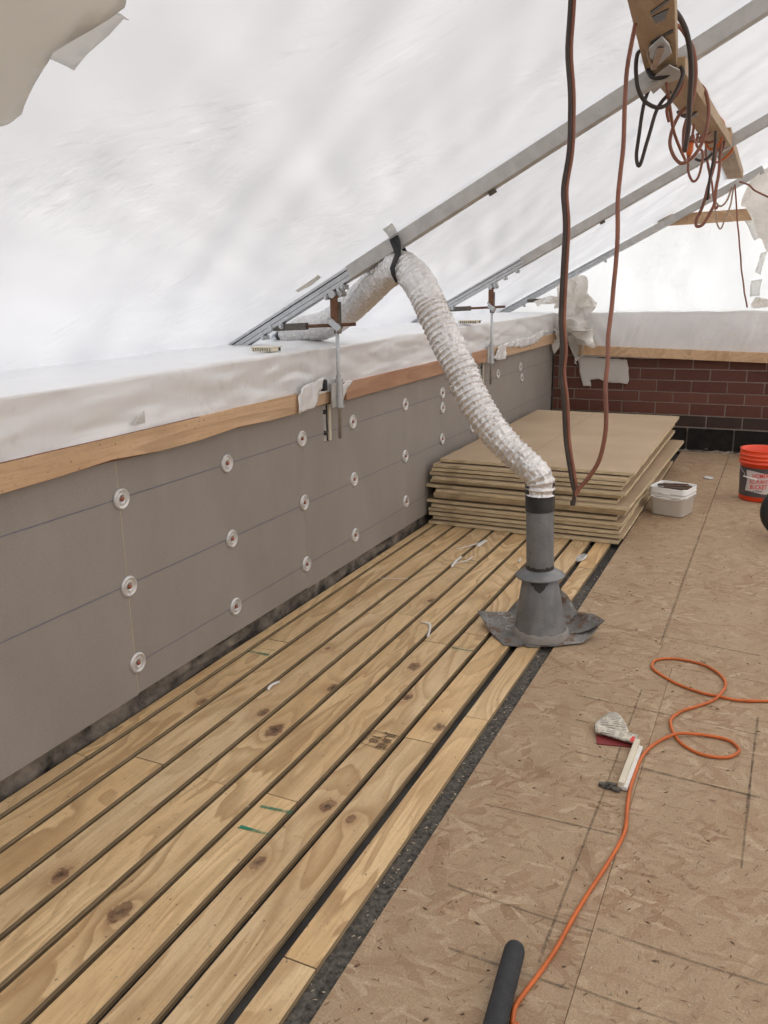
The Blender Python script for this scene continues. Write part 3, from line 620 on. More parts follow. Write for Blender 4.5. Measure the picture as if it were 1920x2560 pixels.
# ================================================================== TENT
def ridge_z(y): return zlo(.25, y)+.085
def roof_pt(u, v):
    y = Y0+u*(8.5-Y0); x = .25-v*2.93; k = ((y-1.2)/2.4) % 1.0; bay = sin(pi*k)
    z = zlo(x, y)+.088 + .035*bay*sin(pi*v)*(1+.5*nz((y*.5, v, 1)))
    near = (1-abs(2*k-1)); fan = .012*nz((x*7+y*2.5, y*1.0-x*1.5, 3), 1)*sin(pi*v)
    st = .012*nz((x*2.2+y*3.2, y*1.2, 6), 1.2)*bay + fan*bay + .02*nz((x*.8, y*.8, 9))*bay
    if v > .93: z -= .06*((v-.93)/.07)**2*(1-.4*bay)
    return Vector((x, y, max(z+st, ze(y)-.02 if v < .985 else ze(y)-.3)))
m = MB(); m.grid(roof_pt, 420, 160)
m.m = 1; m.grid(lambda u, v: Vector((.25+v*3.2, Y0+u*(8.5-Y0), ridge_z(Y0+u*(8.5-Y0))-v*3.2*.45+.02*nz((u*14, v*4, 2)))), 60, 16)
roof = m.build('roof_sheet', ['sheet', 'sheet_plain'], smooth=True); tag(roof, 'white translucent shrink film stretched over the sloping rafters as a tent roof', 'plastic sheeting')
def gable(yv, inner, name, label):
    def fn(u, v):
        x = -2.7+u*6.1; zt = zlo(x, yv)+.08 if x < .25 else ridge_z(yv)-(x-.25)*.45; zt = max(zt, 1.16); z0 = -.0 if inner else .95
        f = .03*nz((x*3.5+v*1.3, v*1.1, 4), 1.2)*sin(pi*v)+.015*nz((x*9-v*4, v*2, 8), 1)*sin(pi*v)
        return Vector((x, yv+f, z0+(zt-z0)*v))
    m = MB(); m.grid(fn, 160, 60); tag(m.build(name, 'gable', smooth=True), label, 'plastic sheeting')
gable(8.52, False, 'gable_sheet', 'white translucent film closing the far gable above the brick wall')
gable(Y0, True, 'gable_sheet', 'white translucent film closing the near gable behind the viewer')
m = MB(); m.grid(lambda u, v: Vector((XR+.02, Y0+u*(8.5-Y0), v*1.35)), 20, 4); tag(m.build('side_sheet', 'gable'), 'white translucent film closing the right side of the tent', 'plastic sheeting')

# rafters: box sleeves on slotted aluminium tracks
def rafter(Y, x_end, sleeve_x, label):
    base = Vector((-2.6, Y, zlo(-2.6, Y))); t = root('tent_rafter', base, label, 'rafter', 'sloping metal rafters of the tent')
    up = Vector((-.52, 0, 1)).normalized()
    def at(x, o=0): return Vector((x, Y, zlo(x, Y)))+up*o
    m = MB(); m.beam(at(sleeve_x, .032), at(x_end, .032), .056, .064, up); m.build('sleeve', 'alu', t, bevel=.003)
    m = MB()
    for o, wd, hh in ((.010, .046, .018), (.034, .030, .022), (.054, .046, .012)): m.beam(at(-2.62, o), at(sleeve_x+.15, o), wd, hh, up)
    m.build('track', 'galv', t, bevel=.001)
    for x in (sleeve_x-.05, sleeve_x-.14, -2.37, -2.26, -1.93):
        m = MB(); c = at(x, -.012); m.beam(c+Vector((0,-.02,0)), c+Vector((0,.02,0)), .016, .022); m.lathe([(.0,.012),(.009,.012),(.009,0),(.014,0),(.014,-.006),(0,-.006)], 8, c+Vector((0,-.03,0)), (0,-1,0)); m.build('bolt', 'galv', t)
    if x_end > -.1: 
        m = MB(); m.beam(at(-1.2, -.006), at(-1.2+.03, -.006), .02, .02, up); m.build('clip', 'darksteel', t)
    return t
rafter(3.6, .25, -1.86, 'nearest metal rafter, its sleeve starting above the black strap and duct')
rafter(6.0, .25, -1.72, 'middle metal rafter between the strapped one and the far gable one')
rafter(8.3, -.27, -1.45, 'farthest metal rafter against the far gable film')

# braces: post, sleeve, arm and bracket on the wall
def brace(Y, z_base, label, hide=False):
    X = -1.955; zt = zlo(X, Y)-.02; t = root('adjustable_brace', (X, Y, z_base-.2), label, 'brace', 'screw braces bolted to the parapet under the rafters')
    arm = zlo(-2.32, Y)+.012
    m = MB(); m.tube([(X, Y, z_base-.19), (X, Y, zt-.05)], .0095, 10); m.build('post', 'galv', t, smooth=True)
    m = MB(); m.tube([(X, Y, z_base-.02), (X, Y, z_base+.105)], .021, 14); m.tube([(X, Y, z_base-.035), (X, Y, z_base-.02)], .026, 14); m.tube([(X, Y, z_base+.105), (X, Y, z_base+.125)], .014, 8); m.build('collar_tube', 'galv', t, bevel=.001)
    m = MB(); m.box((X-.012, Y-.062, z_base-.03), (X-.004, Y-.021, z_base+.09)); 
    for q in range(5): m.box((X-.010, Y-.022, z_base-.02+q*.024), (X+.0, Y-.016, z_base-.006+q*.024))
    m.build('bracket_plate', 'alu', t, bevel=.001)
    m = MB(); m.beam((X-.004, Y-.018, zt-.155), (X-.004, Y-.018, zt-.005), .012, .036, (1,0,0)); m.build('rusty_channel', 'rust', t)
    m = MB(); m.beam((X, Y+.006, zt-.185), (X, Y+.006, zt-.035), .030, .030, (1,0,0)); m.build('sleeve', 'darksteel', t, bevel=.003)
    m = MB(); m.tube([(X-.01, Y-.03, zt), (X-.01, Y+.035, zt)], .019, 14); m.tube([(X+.022, Y-.01, zt+.003), (X+.022, Y+.04, zt+.003)], .015, 12); m.build('roller', 'galv', t, bevel=.002)
    m = MB(); m.tube([(-2.30, Y, arm), (X+.10, Y, arm+.018)], .0085, 8); m.build('arm', 'rust', t, smooth=True)
    m = MB(); m.beam((-2.31, Y-.006, arm), (-2.12, Y-.006, arm+.008), .034, .034); m.build('arm_sleeve', 'darksteel', t, bevel=.003)
    m = MB(); m.tube([(-2.325, Y-.03, arm), (-2.325, Y+.03, arm)], .014, 10); m.build('pin', 'galv', t)
    m = MB(); m.beam((X-.024, Y-.012, arm+.032), (X+.026, Y-.012, arm-.008), .03, .032); m.tube([(X-.03, Y-.03, arm+.05), (X+.0, Y-.02, arm+.03)], .006, 6); m.build('clamp', 'galv', t, bevel=.004)
    return t
brace(3.6, .96, 'nearest screw brace in front of the silver duct, with a rusty arm')
brace(6.0, .985, 'second screw brace from the near side, right of the duct')
brace(8.22, 1.05, 'farthest screw brace mostly hidden behind the dark hanging cord')
# slotted steel anchors seen in the notches of the boards
for Y, zn, zt_, lab in ((3.575, .755, .94, 'slotted anchor in the wall notch below the nearest brace'), (5.965, .785, .96, 'slotted anchor in the wall notch below the second brace')):
    t = root('wall_anchor', (XW, Y, zn), lab, 'anchor', 'anchors in the wall notches')
    m = MB(); m.box((XW-.012, Y-.036, zn+.002), (XW-.006, Y+.012, zt_)); m.build('plate', 'alu', t)
    m = MB(); m.box((XW-.0055, Y-.002, zn+.004), (XW-.004, Y+.010, zt_)); m.build('slot', 'rubber', t)
    m = MB(); m.box((XW-.010, Y+.012, zn+.002), (XW+.004, Y+.032, zt_)); m.build('flange', 'vent_pl', t)
    for z in (zn+.045, zt_-.035):
        m = MB(); m.lathe([(0,.012),(.009,.010),(.012,.004),(.012,0)], 10, (XW-.006, Y-.022, z), (1,0,0)); m.build('bolt_head', 'rubber', t, smooth=True)
# cream slotted vents lying on the coping
for px, z0, lab in (((657,879), 1.226, 'cream slotted vent strip on the coping left of the nearest brace'), ((1170,809), 1.258, 'cream slotted vent strip on the coping by the second brace')):
    p = onZ(*px, z0); K = 1.0 if px[0] < 900 else 1.25; t = root('vent_strip', (p.x, p.y, z0), lab, 'vent', 'vent strips on the coping')
    m = MB(); m.box((p.x-.055*K, p.y-.012, z0+.016), (p.x+.055*K, p.y+.075*K, z0+.021)); m.build('cap', 'vent_pl', t, bevel=.001)
    for i in range(9):
        x = p.x-.053*K+i*.0123*K; m = MB(); m.box((x, p.y-.009, z0), (x+.0052*K, p.y+.05, z0+.016)); m.build('rib', 'vent_pl', t)
    m = MB(); m.box((p.x-.050*K, p.y+.004, z0+.001), (p.x+.050*K, p.y+.07*K, z0+.0155)); m.build('core', 'rubber', t)

p, q = onZ(*k1(600,497), 1.262), onZ(*k1(1115,543), 1.262); m = MB(); m.beam(p+Vector((0,0,.008)), q+Vector((0,0,.008)), .03, .012); o = m.build('vent_strip', 'vent_pl', None, p, bevel=.001); tag(o, 'long thin cream strip lying on the left coping near the far corner', 'vent', 'vent strips on the coping')
# roof patch: grey beige film hanging from the near bay with a clear tape patch
def slope_flap(px, off, name, label, mat, amp, seed, res=.03):
    P = [onS(*p, off) for p in px]; c = sum(P, Vector())/len(P)
    return tag(cloth([(p.x, p.y) for p in P], lambda a, b: Vector((a, b, zlo(a, b)+off)), res, lambda a, b: Vector((0, 0, amp*nz((a*3, b*5, seed), 1.5)+amp*.3*nz((a*14, b*8, seed)))), name, mat, None, c), label, 'plastic sheeting')
slope_flap([(-120,-60), (330,-60), (313,0), (278,22), (222,57), (170,95), (130,122), (118,150), (103,185), (85,225), (62,275), (52,297), (30,312), (18,320), (0,323), (-120,330)], .064, 'film_patch', 'opaque grey beige film patch hanging at the upper left corner', 'patch', .022, 2)
slope_flap([(91,132), (222,2), (262,14), (281,20), (302,32), (318,52), (305,48), (270,90), (225,135), (207,158), (190,180), (170,168), (125,145)], .078, 'tape_patch', 'pale translucent tape patch stuck on the grey beige film at upper left', 'tape_patch', .006, 5)
tp = slope_flap([(738,727), (795,688), (802,693), (778,712), (752,726), (744,730)], .075, 'tape_scrap', 'small creased white tape scrap on the roof film left of the nearest rafter', 'crumple', .01, 8, .02)

# gable timber
p, q = onY(1646, 552, 8.36), onY(1920, 533, 8.36)
m = MB(); d = (q-p).normalized(); m.beam(p+Vector((0,0,.0)), q+d*1.2, .038, .10); 
gt = m.build('gable_beam', 'red_lumber', None, p, bevel=.003); gt.data.materials[0] = M['lumber']; tag(gt, 'horizontal timber across the far gable behind the cords', 'timber')
k4 = sc(1640, 400, .18087)
far_flap([k4(1450,170), k4(1560,90), (2060,400), (2060,640), k4(1560,1280), k4(1470,1150), k4(1380,980), k4(1320,840), k4(1250,640), k4(1190,640), k4(1190,490), k4(1270,330)], 8.24, 'film_flap', 'beige film curtain hanging right of the far rafter end', .10, 15, 'crumple', .035, .8, smooth=False)
far_flap([k4(1330,1990), k4(1400,1880), k4(1560,1880), (2040,730), (2040,775), k4(1330,2035)], 8.12, 'crumpled_film', 'crumpled beige film heap on the far coping at the right edge', .16, 18, res=.028, smooth=False)
for pts, lab in (([k4(1460,1290), k4(1540,1260), k4(1440,1590), k4(1365,1550)], 'clear tape strip on the far gable film below the beige curtain'), ([k4(1310,1670), k4(1470,1650), k4(1440,1880), k4(1290,1900)], 'square clear tape piece on the far gable film above the crumpled heap'), ([k4(1230,840), k4(1330,840), k4(1450,1080), k4(1350,1115)], 'clear tape strip below the gable timber beside the red hanging cord')):
    far_flap(pts, 8.46, 'tape_piece', lab, .006, 3, 'tape_patch', .03, .2)

# ridge purlin of three lapped timbers
k5 = sc(1560, 0, .217)
seg = [(Vector((-.36, 1.3, zlo(-.36, 1.3)-.15)), Vector((-.50, 3.55, 2.245)), .125, .075, 'near timber of the cord hung purlin, lapped under the nearest rafter'),
       (Vector((-.475, 3.38, 2.205+.075)), Vector((-.47, 6.05, 2.318)), .135, .06, 'middle timber of the cord hung purlin between the first two rafters'),
       (Vector((-.47, 5.9, 2.285)), Vector((-.50, 8.1, 2.375)), .13, .07, 'far timber of the cord hung purlin ending at the last rafter')]
seg[0] = (onY(*k5(250,-420), 2.1), onY(*k5(425,800), 3.55), .115, .06, seg[0][4])
seg[1] = (onY(*k5(500,860), 3.5), onY(*k5(1120,1700), 5.95), .122, .055, seg[1][4])
seg[2] = (onY(*k5(1100,1600), 5.75), onY(*k5(1282,2060), 8.15), .122, .06, seg[2][4])
a_, b_ = seg[0][0], seg[0][1]; seg[0] = (a_+(a_-b_)*((a_.y+2.45)/(b_.y-a_.y)),)+seg[0][1:]
purlins = []
for a, b, wd, hh, lab in seg:
    m = MB(); c = (a+b)/2; m.beam(a+Vector((0,0,hh/2)), b+Vector((0,0,hh/2)), wd, hh); o = m.build('purlin_timber', 'brown_lumber', None, c, bevel=.003); tag(o, lab, 'timber', 'timbers of the purlin'); purlins.append((a, b, o, hh))
def on_purlin(i, px):
    a, b, o, hh = purlins[i]; d = ray(*px); n_ = (b-a).cross(Vector((1,0,0))); n_ = n_ if n_.z else n_
    n_ = (b-a).cross((b-a).cross(Vector((0,0,1)))).normalized(); t_ = (a-EYE).dot(n_)/d.dot(n_); return EYE+d*t_
for i, pts, mat, nm in ((0, [(305,130),(500,-10),(520,0),(315,160)], 'ductape', 'tape_scrap'), (0, [(325,185),(515,92),(470,210),(365,262)], 'ductape', 'tape_scrap'), (0, [(300,480),(560,330),(575,360),(310,505)], 'pipetar', 'tape_scrap'), (1, [(655,1320),(840,1290),(830,1330),(690,1355)], 'ductape', 'tape_scrap'), (2, [(1115,1690),(1140,1650),(1150,1750),(1120,1740)], 'ductape', 'tape_scrap'), (1, [(250,960),(520,740),(640,800),(660,890),(470,960),(340,1075)], 'alu', 'gusset_plate'), (2, [(1080,1560),(1160,1600),(1225,1700),(1120,1650)], 'alu', 'gusset_plate')):
    P = [on_purlin(i, k5(*p))+Vector((0,0,-.003)) for p in pts]; m = MB(); up = Vector((0,0,.003)); n = len(P)
    m.add(P+[p+up for p in P], [tuple(range(n)), tuple(range(2*n-1, n-1, -1))]+[(k, k+n, (k+1)%n+n, (k+1)%n) for k in range(n)]); m.build(nm, mat, purlins[i][2])
# hanger plate with its tan strip under the near timber
P = [on_purlin(0, k5(*p))+Vector((0,0,-.012)) for p in ((290,520),(440,385),(520,470),(550,570),(365,745),(310,690))]
m = MB(); n = 6; m.add(P+[p+Vector((0,0,.006)) for p in P], [tuple(range(n)), tuple(range(2*n-1, n-1, -1))]+[(k, k+n, (k+1)%n+n, (k+1)%n) for k in range(n)])
hp = m.build('hanger_plate', 'galv', None, sum(P, Vector())/n); tag(hp, 'grey metal plate strapped under the near purlin timber', 'metal plate')
m = MB(); P = [on_purlin(0, k5(*p))+Vector((0,0,-.02)) for p in ((345,720),(430,490))]; m.beam(P[0], P[1], .02, .008); m.build('strip', 'tan_cord', hp)
# black binding where the timbers lap
a = on_purlin(0, k5(430,830)); t = root('binding', a, 'black binding wound round the purlin lap below the nearest rafter', 'tape')
for s in range(3):
    pts = [onY(*k5(*p), 3.5) for p in ((270,770+s*22),(320,860+s*14),(400,885+s*8),(500,850+s*8),(580,740+s*15),(590,660+s*15))]; m = MB(); m.tube(spline(pts, 4), .008, 6); m.build('wrap', 'ductape', t, smooth=True)

# ================================================================== CORDS
def cord(pts, r, mat, name, label, cat='cord', group=None, wob=.0, seed=0, parent=None, n=6):
    P = spline(pts, n); P = [p+Vector((wob*nz((p.z*9, 0, seed)), 0, wob*.3*nz((p.z*9, 5, seed)))) for p in P]
    m = MB(); m.tube(P, r, 8); o = m.build(name, mat, parent, P[0] if parent is None else None, smooth=True)
    if parent is None: tag(o, label, cat, group)
    return o
fp = [(1935,1752),(1900,1752),(1856,1751),(1828,1748),(1795,1740),(1759,1733),(1703,1714),(1659,1691),(1634,1673),(1630,1662),(1640,1650),(1676,1646),(1717,1651),(1759,1662),(1792,1680),(1811,1700),(1813,1716),(1803,1736),(1784,1750),(1745,1765),(1706,1777),(1681,1794),(1676,1808),(1684,1833),(1703,1858),(1739,1880),(1778,1891),(1820,1893),(1845,1881),(1845,1869),(1823,1851),(1784,1841),(1731,1837),(1690,1840),(1651,1851),(1620,1873),(1601,1899),(1587,1935),(1576,1969),(1569,2011),(1564,2069),(1549,2107),(1515,2165),(1467,2238),(1424,2310),(1390,2372),(1347,2435),(1303,2493),(1286,2522),(1281,2560),(1278,2640)]
P = [onZ(x, y, .006) for x, y in fp]; P[17].z = .013; P[4].z = .006; P[23].z = .006; P[33].z = .014; P[32].z = .010
cord([Vector((2.6, 4.2, .006)), Vector((1.2, 3.6, .006))]+P+[Vector((-.33, .6, .006))], .0055, 'orange_cord', 'extension_cord', 'orange extension cord looping across the strand board floor')
# cord hanging down in a long V in the middle of the view
k2r = sc(960, 0, .5787)
LY = 2.35
left = [(1436,-140), (1427,0), (1420,120), (1426,260), (1421,380), (1409,470), (1412,560), (1406,700), (1402,790), (1405,870), (1401,930), (1410,1000), (1413,1090), (1424,1170), (1432,1215), (1437,1232)]
right = [(1589,60), (1575,130), (1563,240), (1560,330), (1551,430), (1545,520), (1541,640), (1532,740), (1526,800), (1520,850), (1518,900), (1514,960), (1516,1030), (1512,1090), (1498,1150), (1470,1195), (1447,1222), (1438,1236)]
t = root('hanging_cord', onY(1433, 1260, LY), 'long V of dark and red cords hanging in midair before the board stack', 'cord')
def yl(i, n, y_top): return y_top+(LY-y_top)*min(1, i/(n-1)*1.5)
L = [onY(x, y, LY) for x, y in left]
pa, pb = purlins[0][0], purlins[0][1]; tie = pa.lerp(pb, (2.2-pa.y)/(pb.y-pa.y))+Vector((-.03, 0, .03))
L = [tie, tie.lerp(L[0], .5)+Vector((0, 0, .05))]+L
cord(L+[onY(1433, 1262, LY)], .0062, 'dark_cord', 'dark_strand', '', wob=.003, parent=t, n=5)
cord([p+Vector((.012, 0, 0)) for p in L[:2]]+[onY(x+9, y, LY+.004) for x, y in left], .0052, 'rust_cord', 'red_strand', '', wob=.003, parent=t, n=5)
Rr = [onY(x, y, yl(i, len(right), 2.6)) for i, (x, y) in enumerate(right)]
cord(Rr+[onY(1432, 1262, LY+.004)], .0064, 'rust_cord', 'red_leg', '', wob=.004, parent=t, n=5)
m = MB(); p = onY(1432, 1258, LY); m.tube([p+Vector((0,0,.008)), p+Vector((0,0,-.006))], .0075, 10); m.build('cord_end', 'dark_cord', t)
# cords coiled on the purlin
CG = 'cords looped over the purlin'
def kc(pts, y0, y1=None, f=k5): return [onY(*f(*p), y0+((y1 if y1 else y0)-y0)*i/(len(pts)-1)) for i, p in enumerate(pts)]
cord(kc([(430,40),(530,75),(620,170),(700,320),(745,500),(770,700),(775,900),(760,1100),(745,1300),(735,1500),(705,1740)], 3.15, 3.4), .0092, 'dark_cord', 'looped_cord', 'thick dark cord dropping long from the right side of the near purlin timber', group=CG, wob=.004, seed=len(bpy.data.objects))
cord(kc([(450,300),(560,280),(650,320),(720,420),(790,560),(828,800),(815,1000),(780,1200),(745,1400),(720,1600),(700,1740),(688,1650),(692,1500),(725,1375)], 3.3, 3.45), .0075, 'rust_cord', 'looped_cord', 'brown cord running beside the thick dark one and turning up at its end', group=CG, wob=.004, seed=len(bpy.data.objects))
cord(kc([(250,560),(200,560),(150,640),(135,800),(160,1000),(220,1140),(300,1210),(400,1240),(500,1200),(580,1090),(650,950),(680,830),(650,770)], 3.35, 3.5), .0075, 'dark_cord', 'looped_cord', 'dark round cord loop hanging under the lap of near and middle timbers', group=CG, wob=.004, seed=len(bpy.data.objects))
cord(kc([(330,950),(280,1050),(230,1200),(180,1500),(145,1750),(150,1880),(175,1910),(210,1830),(250,1680),(310,1480),(370,1290),(430,1180),(490,1110),(540,1050)], 3.75), .0075, 'dark_cord', 'looped_cord', 'leftmost narrow U of dark cord hanging from the purlin', group=CG, wob=.004, seed=len(bpy.data.objects))
cord(kc([(480,640),(480,800),(490,950),(510,1100),(540,1300),(570,1500),(620,1650),(690,1810),(710,1850)], 3.48, 4.1), .0068, 'rust_cord', 'looped_cord', 'faded red cord falling down the purlin underside into the bigger loop', group=CG, wob=.004, seed=len(bpy.data.objects))
cord(kc([(720,1240),(650,1300),(580,1430),(540,1560),(530,1680),(570,1800),(650,1880),(740,1850),(830,1760),(900,1640),(940,1540),(970,1350),(970,1200),(940,1060),(880,980),(820,955),(740,940)], 4.2), .0080, 'rust_cord', 'looped_cord', 'wide brown cord loop around the middle purlin timber with the plug beside it', group=CG, wob=.004, seed=len(bpy.data.objects))
cord(kc([(740,1880),(738,1960),(760,2040),(800,2090),(850,2050),(890,1920),(905,1800),(890,1730),(840,1680),(840,1600),(870,1500)], 5.2), .0070, 'rust_cord', 'looped_cord', 'small red U of cord hanging below the orange plug', group=CG, wob=.004, seed=len(bpy.data.objects))
cord(kc([(840,1540),(860,1590),(920,1630),(1000,1640),(1070,1600)], 5.3), .0070, 'rust_cord', 'looped_cord', 'short red cord slung under the end of the middle purlin timber', group=CG, wob=.004, seed=len(bpy.data.objects))
cord(kc([(820,1830),(880,1850),(960,1820),(1020,1760)], 5.6), .0080, 'dark_cord', 'looped_cord', 'short dark cord curving right of the orange plug', group=CG, wob=.004, seed=len(bpy.data.objects))
cord(kc([(850,1140),(900,1150),(980,1180),(1060,1290),(1115,1430),(1112,1700),(1090,2000),(1060,2212),(1037,2350),(1000,2430),(955,2520),(905,2590),(855,2610),(832,2590),(838,2520),(900,2380),(960,2200),(1010,2000),(1045,1850),(1050,1600),(1045,1400),(1000,1250),(920,1210)], 5.6), .0095, 'rust_cord', 'looped_cord', 'longest dark brown U of cord hanging before the gable timber', group=CG, wob=.004, seed=len(bpy.data.objects))
cord(kc([(960,1600),(955,1750),(965,1900),(985,2000),(1010,2100),(1040,2320),(1060,2400),(1085,2370)], 6.3), .0075, 'rust_cord', 'looped_cord', 'twisted red cord dropping behind the longest U', group=CG, wob=.004, seed=len(bpy.data.objects))
cord(kc([(1080,1380),(1120,1390),(1230,1530),(1252,1650),(1240,1740),(1150,1830),(1060,1870),(990,1810),(960,1720)], 6.2), .0075, 'orange_cord', 'looped_cord', 'orange ring of cord round the far purlin timber', group=CG, wob=.004, seed=len(bpy.data.objects))
cord(kc([(1040,380),(1015,470),(980,560),(920,628),(870,632),(820,570),(800,500)], 8.0, f=k4), .0080, 'tan_cord', 'looped_cord', 'upper tan cord slack slung from the far purlin end', group=CG, wob=.004, seed=len(bpy.data.objects))
cord(kc([(1075,370),(1060,450),(1020,650),(930,880),(890,950),(850,900),(825,750),(805,600)], 8.0, f=k4), .0070, 'tan_cord', 'looped_cord', 'lower tan cord slack reaching below the gable timber', group=CG, wob=.004, seed=len(bpy.data.objects))
cord(kc([(1090,340),(1110,600),(1120,800),(1135,960),(1150,1100),(1170,1380),(1185,1550),(1205,1680),(1220,1820),(1245,1950),(1262,2040)], 8.02, f=k4), .0068, 'rust_cord', 'hanging_cord', 'thin red cord hanging straight from the far purlin end to the far coping', group=CG, wob=.004, seed=len(bpy.data.objects))
cord(kc([(1150,300),(1220,320),(1290,350),(1350,410),(1420,450),(1548,510),(1800,620)], 8.0, f=k4), .0075, 'rust_cord', 'looped_cord', 'red cord running off right from the far purlin end', group=CG, wob=.004, seed=len(bpy.data.objects))
cord(kc([(205,-80),(222,0),(235,300),(260,500),(300,680),(340,740)], 2.75, 3.35), .0070, 'tan_cord', 'looped_cord', 'dusty pink cord running along the left of the near purlin timber', group=CG, wob=.004, seed=len(bpy.data.objects))
for pts, y0, y1, r_, mt, lab in (
    ([(740,930),(830,960),(900,1010),(950,1100),(980,1250),(965,1400),(905,1560),(860,1640)], 4.25, 4.3, .0072, 'rust_cord', 'inner twin of the wide brown loop on the middle purlin timber'),
    ([(800,1150),(880,1140),(960,1160),(1020,1250),(1052,1380),(1052,1600),(1032,1800),(1000,2000),(972,2212),(960,2300)], 5.0, 5.3, .0075, 'dark_cord', 'dark cord dropping past the plug from the middle purlin timber'),
    ([(950,1230),(1000,1250),(1080,1330),(1135,1450),(1165,1560),(1150,1650),(1120,1750),(1060,1700)], 5.5, 5.7, .0075, 'rust_cord', 'brown cord hugging the right side where middle and far timbers lap'),
    ([(1000,1290),(1060,1290),(1110,1360),(1155,1440),(1130,1580),(1080,1680),(1000,1720),(940,1640),(920,1540)], 5.4, 5.5, .0072, 'orange_cord', 'orange brown ring of cord on the lap of middle and far timbers'),
    ([(900,1580),(940,1650),(948,1800),(970,1900),(990,2050),(972,2180),(985,2290)], 5.8, 5.9, .0072, 'rust_cord', 'thin red cord twisting down beside the longest U'),
    ([(620,1290),(690,1340),(780,1330),(850,1260),(860,1200)], 4.3, 4.5, .0075, 'dark_cord', 'dark cord wrapped across the middle of the middle purlin timber'),
    ([(880,1570),(960,1590),(1050,1530),(1090,1450)], 5.5, 5.6, .0075, 'dark_cord', 'dark cord wrapped across the lap of middle and far timbers'),
    ([(700,1120),(760,1250),(800,1420),(790,1560),(830,1640),(900,1600),(1000,1530)], 4.7, 5.1, .0070, 'rust_cord', 'slack red cord leading from the plug up along the middle timber'),
    ([(560,640),(590,700),(660,800),(690,900),(640,1050),(560,1150),(500,1260),(520,1400)], 3.55, 3.8, .0070, 'rust_cord', 'brown cord slung off the lap binding by the nearest rafter')):
    cord(kc(pts, y0, y1), r_, mt, 'looped_cord', lab, group=CG, wob=.004, seed=len(bpy.data.objects))
# orange plug
P = kc([(795,1555),(770,1640),(745,1800),(735,1870)], 4.6); t = root('cord_plug', P[0], 'orange plug and socket hanging among the purlin cords', 'plug')
m = MB(); m.tube([P[0], P[0].lerp(P[1], .6), P[1]], [.009, .017, .018], 10); m.build('socket', 'rust_cord', t, smooth=True)
m = MB(); m.tube([P[1], P[1].lerp(P[2], .6), P[2]], [.016, .018, .010], 10); m.build('plug_body', 'orange_cord', t, smooth=True)
m = MB(); m.tube([P[2], P[3]], .008, 8); m.build('tail', 'rust_cord', t, smooth=True)

# ================================================================== VENT PIPE AND DUCT
B = Vector((-.836, 3.33, 0)); AX = Vector((-.024, 0, .69)).normalized()
vp = root('vent_pipe', B, 'grey vent pipe rising from a conical flashing amid the strips', 'vent pipe')
m = MB(); m.lathe([(.0585,.26),(.0585,.68),(.0545,.68),(.0545,.27)], 36, B, AX); m.build('pipe', 'pipe', vp, smooth=False); 
m = MB(); m.lathe([(.058,.315),(.075,.306),(.104,.288),(.106,.284),(.103,.280),(.070,.298),(.058,.300)], 48, B, AX); m.build('storm_collar', 'pipe', vp, smooth=True)
m = MB(); m.lathe([(.1165,.028),(.110,.06),(.094,.16),(.0765,.262),(.060,.30)], 40, B, AX); m.build('cone', 'pipe', vp, smooth=True)
rnd = random.Random(3); m = MB()
prof = []; n = 40; vs = []; fs = []
for i in range(n):
    a = 2*pi*i/n; h = .018+.020*abs(nz((cos(a)*3, sin(a)*3, 1), 1.5)); vs += [B+Vector((cos(a)*.124, sin(a)*.124, .012)), B+Vector((cos(a)*.1205, sin(a)*.1205, .018+h)), B+Vector((cos(a)*.113, sin(a)*.113, .024+h))]
for i in range(n):
    for q in (0, 1): fs.append((i*3+q, ((i+1)%n)*3+q, ((i+1)%n)*3+q+1, i*3+q+1))
m.add(vs, fs); m.build('sealant_ring', 'plaster', vp, smooth=True)
m = MB(); vs = []; fs = []; n = 40
for i in range(n):
    a = 2*pi*i/n; h = .012+.018*max(0, nz((cos(a)*4, sin(a)*4, 5), 1.6)+.2); r = .0595
    vs += [B+AX*.312+Vector((cos(a)*r, sin(a)*r, 0)), B+AX*(.316+h)+Vector((cos(a)*r, sin(a)*r, 0))]
for i in range(n): fs.append((2*i, 2*((i+1)%n), 2*((i+1)%n)+1, 2*i+1))
m.add(vs, fs); m.build('tar_ring', 'pipetar', vp)
m = MB(); vs = []; fs = []; n = 14     # tar run on the front of the cone
for i in range(n+1):
    a = -pi/2-.55+1.25*i/n; h = .05*max(.12, 1-abs((i/n-.62)*2.1))+.012*nz((i*.9, 0, 3)); 
    for z in (.275, .275-h): 
        r = .0765+(.262-z)/.102*.0175+.0014; vs.append(B+AX*z+Vector((cos(a)*r, sin(a)*r, 0)))
for i in range(n): fs.append((2*i, 2*i+1, 2*i+3, 2*i+2))
m.add(vs, fs); m.build('tar_run', 'pipetar', vp)
# base flashing: a bent square sheet with its corners curled up
out_px = [((1258,1613),.004,None), ((1300,1617),.006,None), ((1306,1609),.010,None), ((1318,1618),.004,None), ((1380,1616),.006,None), ((1457,1607),.008,None), ((1486,1580),.035,None), ((1500,1562),.055,None),
    ((1513,1551),0,3.40), ((1485,1535),0,3.46), ((1450,1531),0,3.50), ((1443,1530),0,3.52), ((1420,1490),0,3.53), ((1401,1472),0,3.54), ((1385,1520),.02,None), ((1345,1530),.012,None), ((1306,1498),0,3.50), ((1290,1506),0,3.48), ((1268,1530),0,3.44), ((1235,1530),0,3.41), ((1193,1527),0,3.38), ((1208,1552),0,3.32), ((1225,1580),0,3.26)]
OUT = [onZ(*p, z) if yv is None else onY(*p, yv) for p, z, yv in out_px]
n = len(OUT); m = MB(); vs = []; fs = []; NR = 9; SEG = 5; ring = []
for i in range(n):
    for k in range(SEG): ring.append(OUT[i].lerp(OUT[(i+1) % n], k/SEG)+Vector((.002*nz((i*3+k, 1, 1)), .002*nz((i*3+k, 5, 1)), 0)))
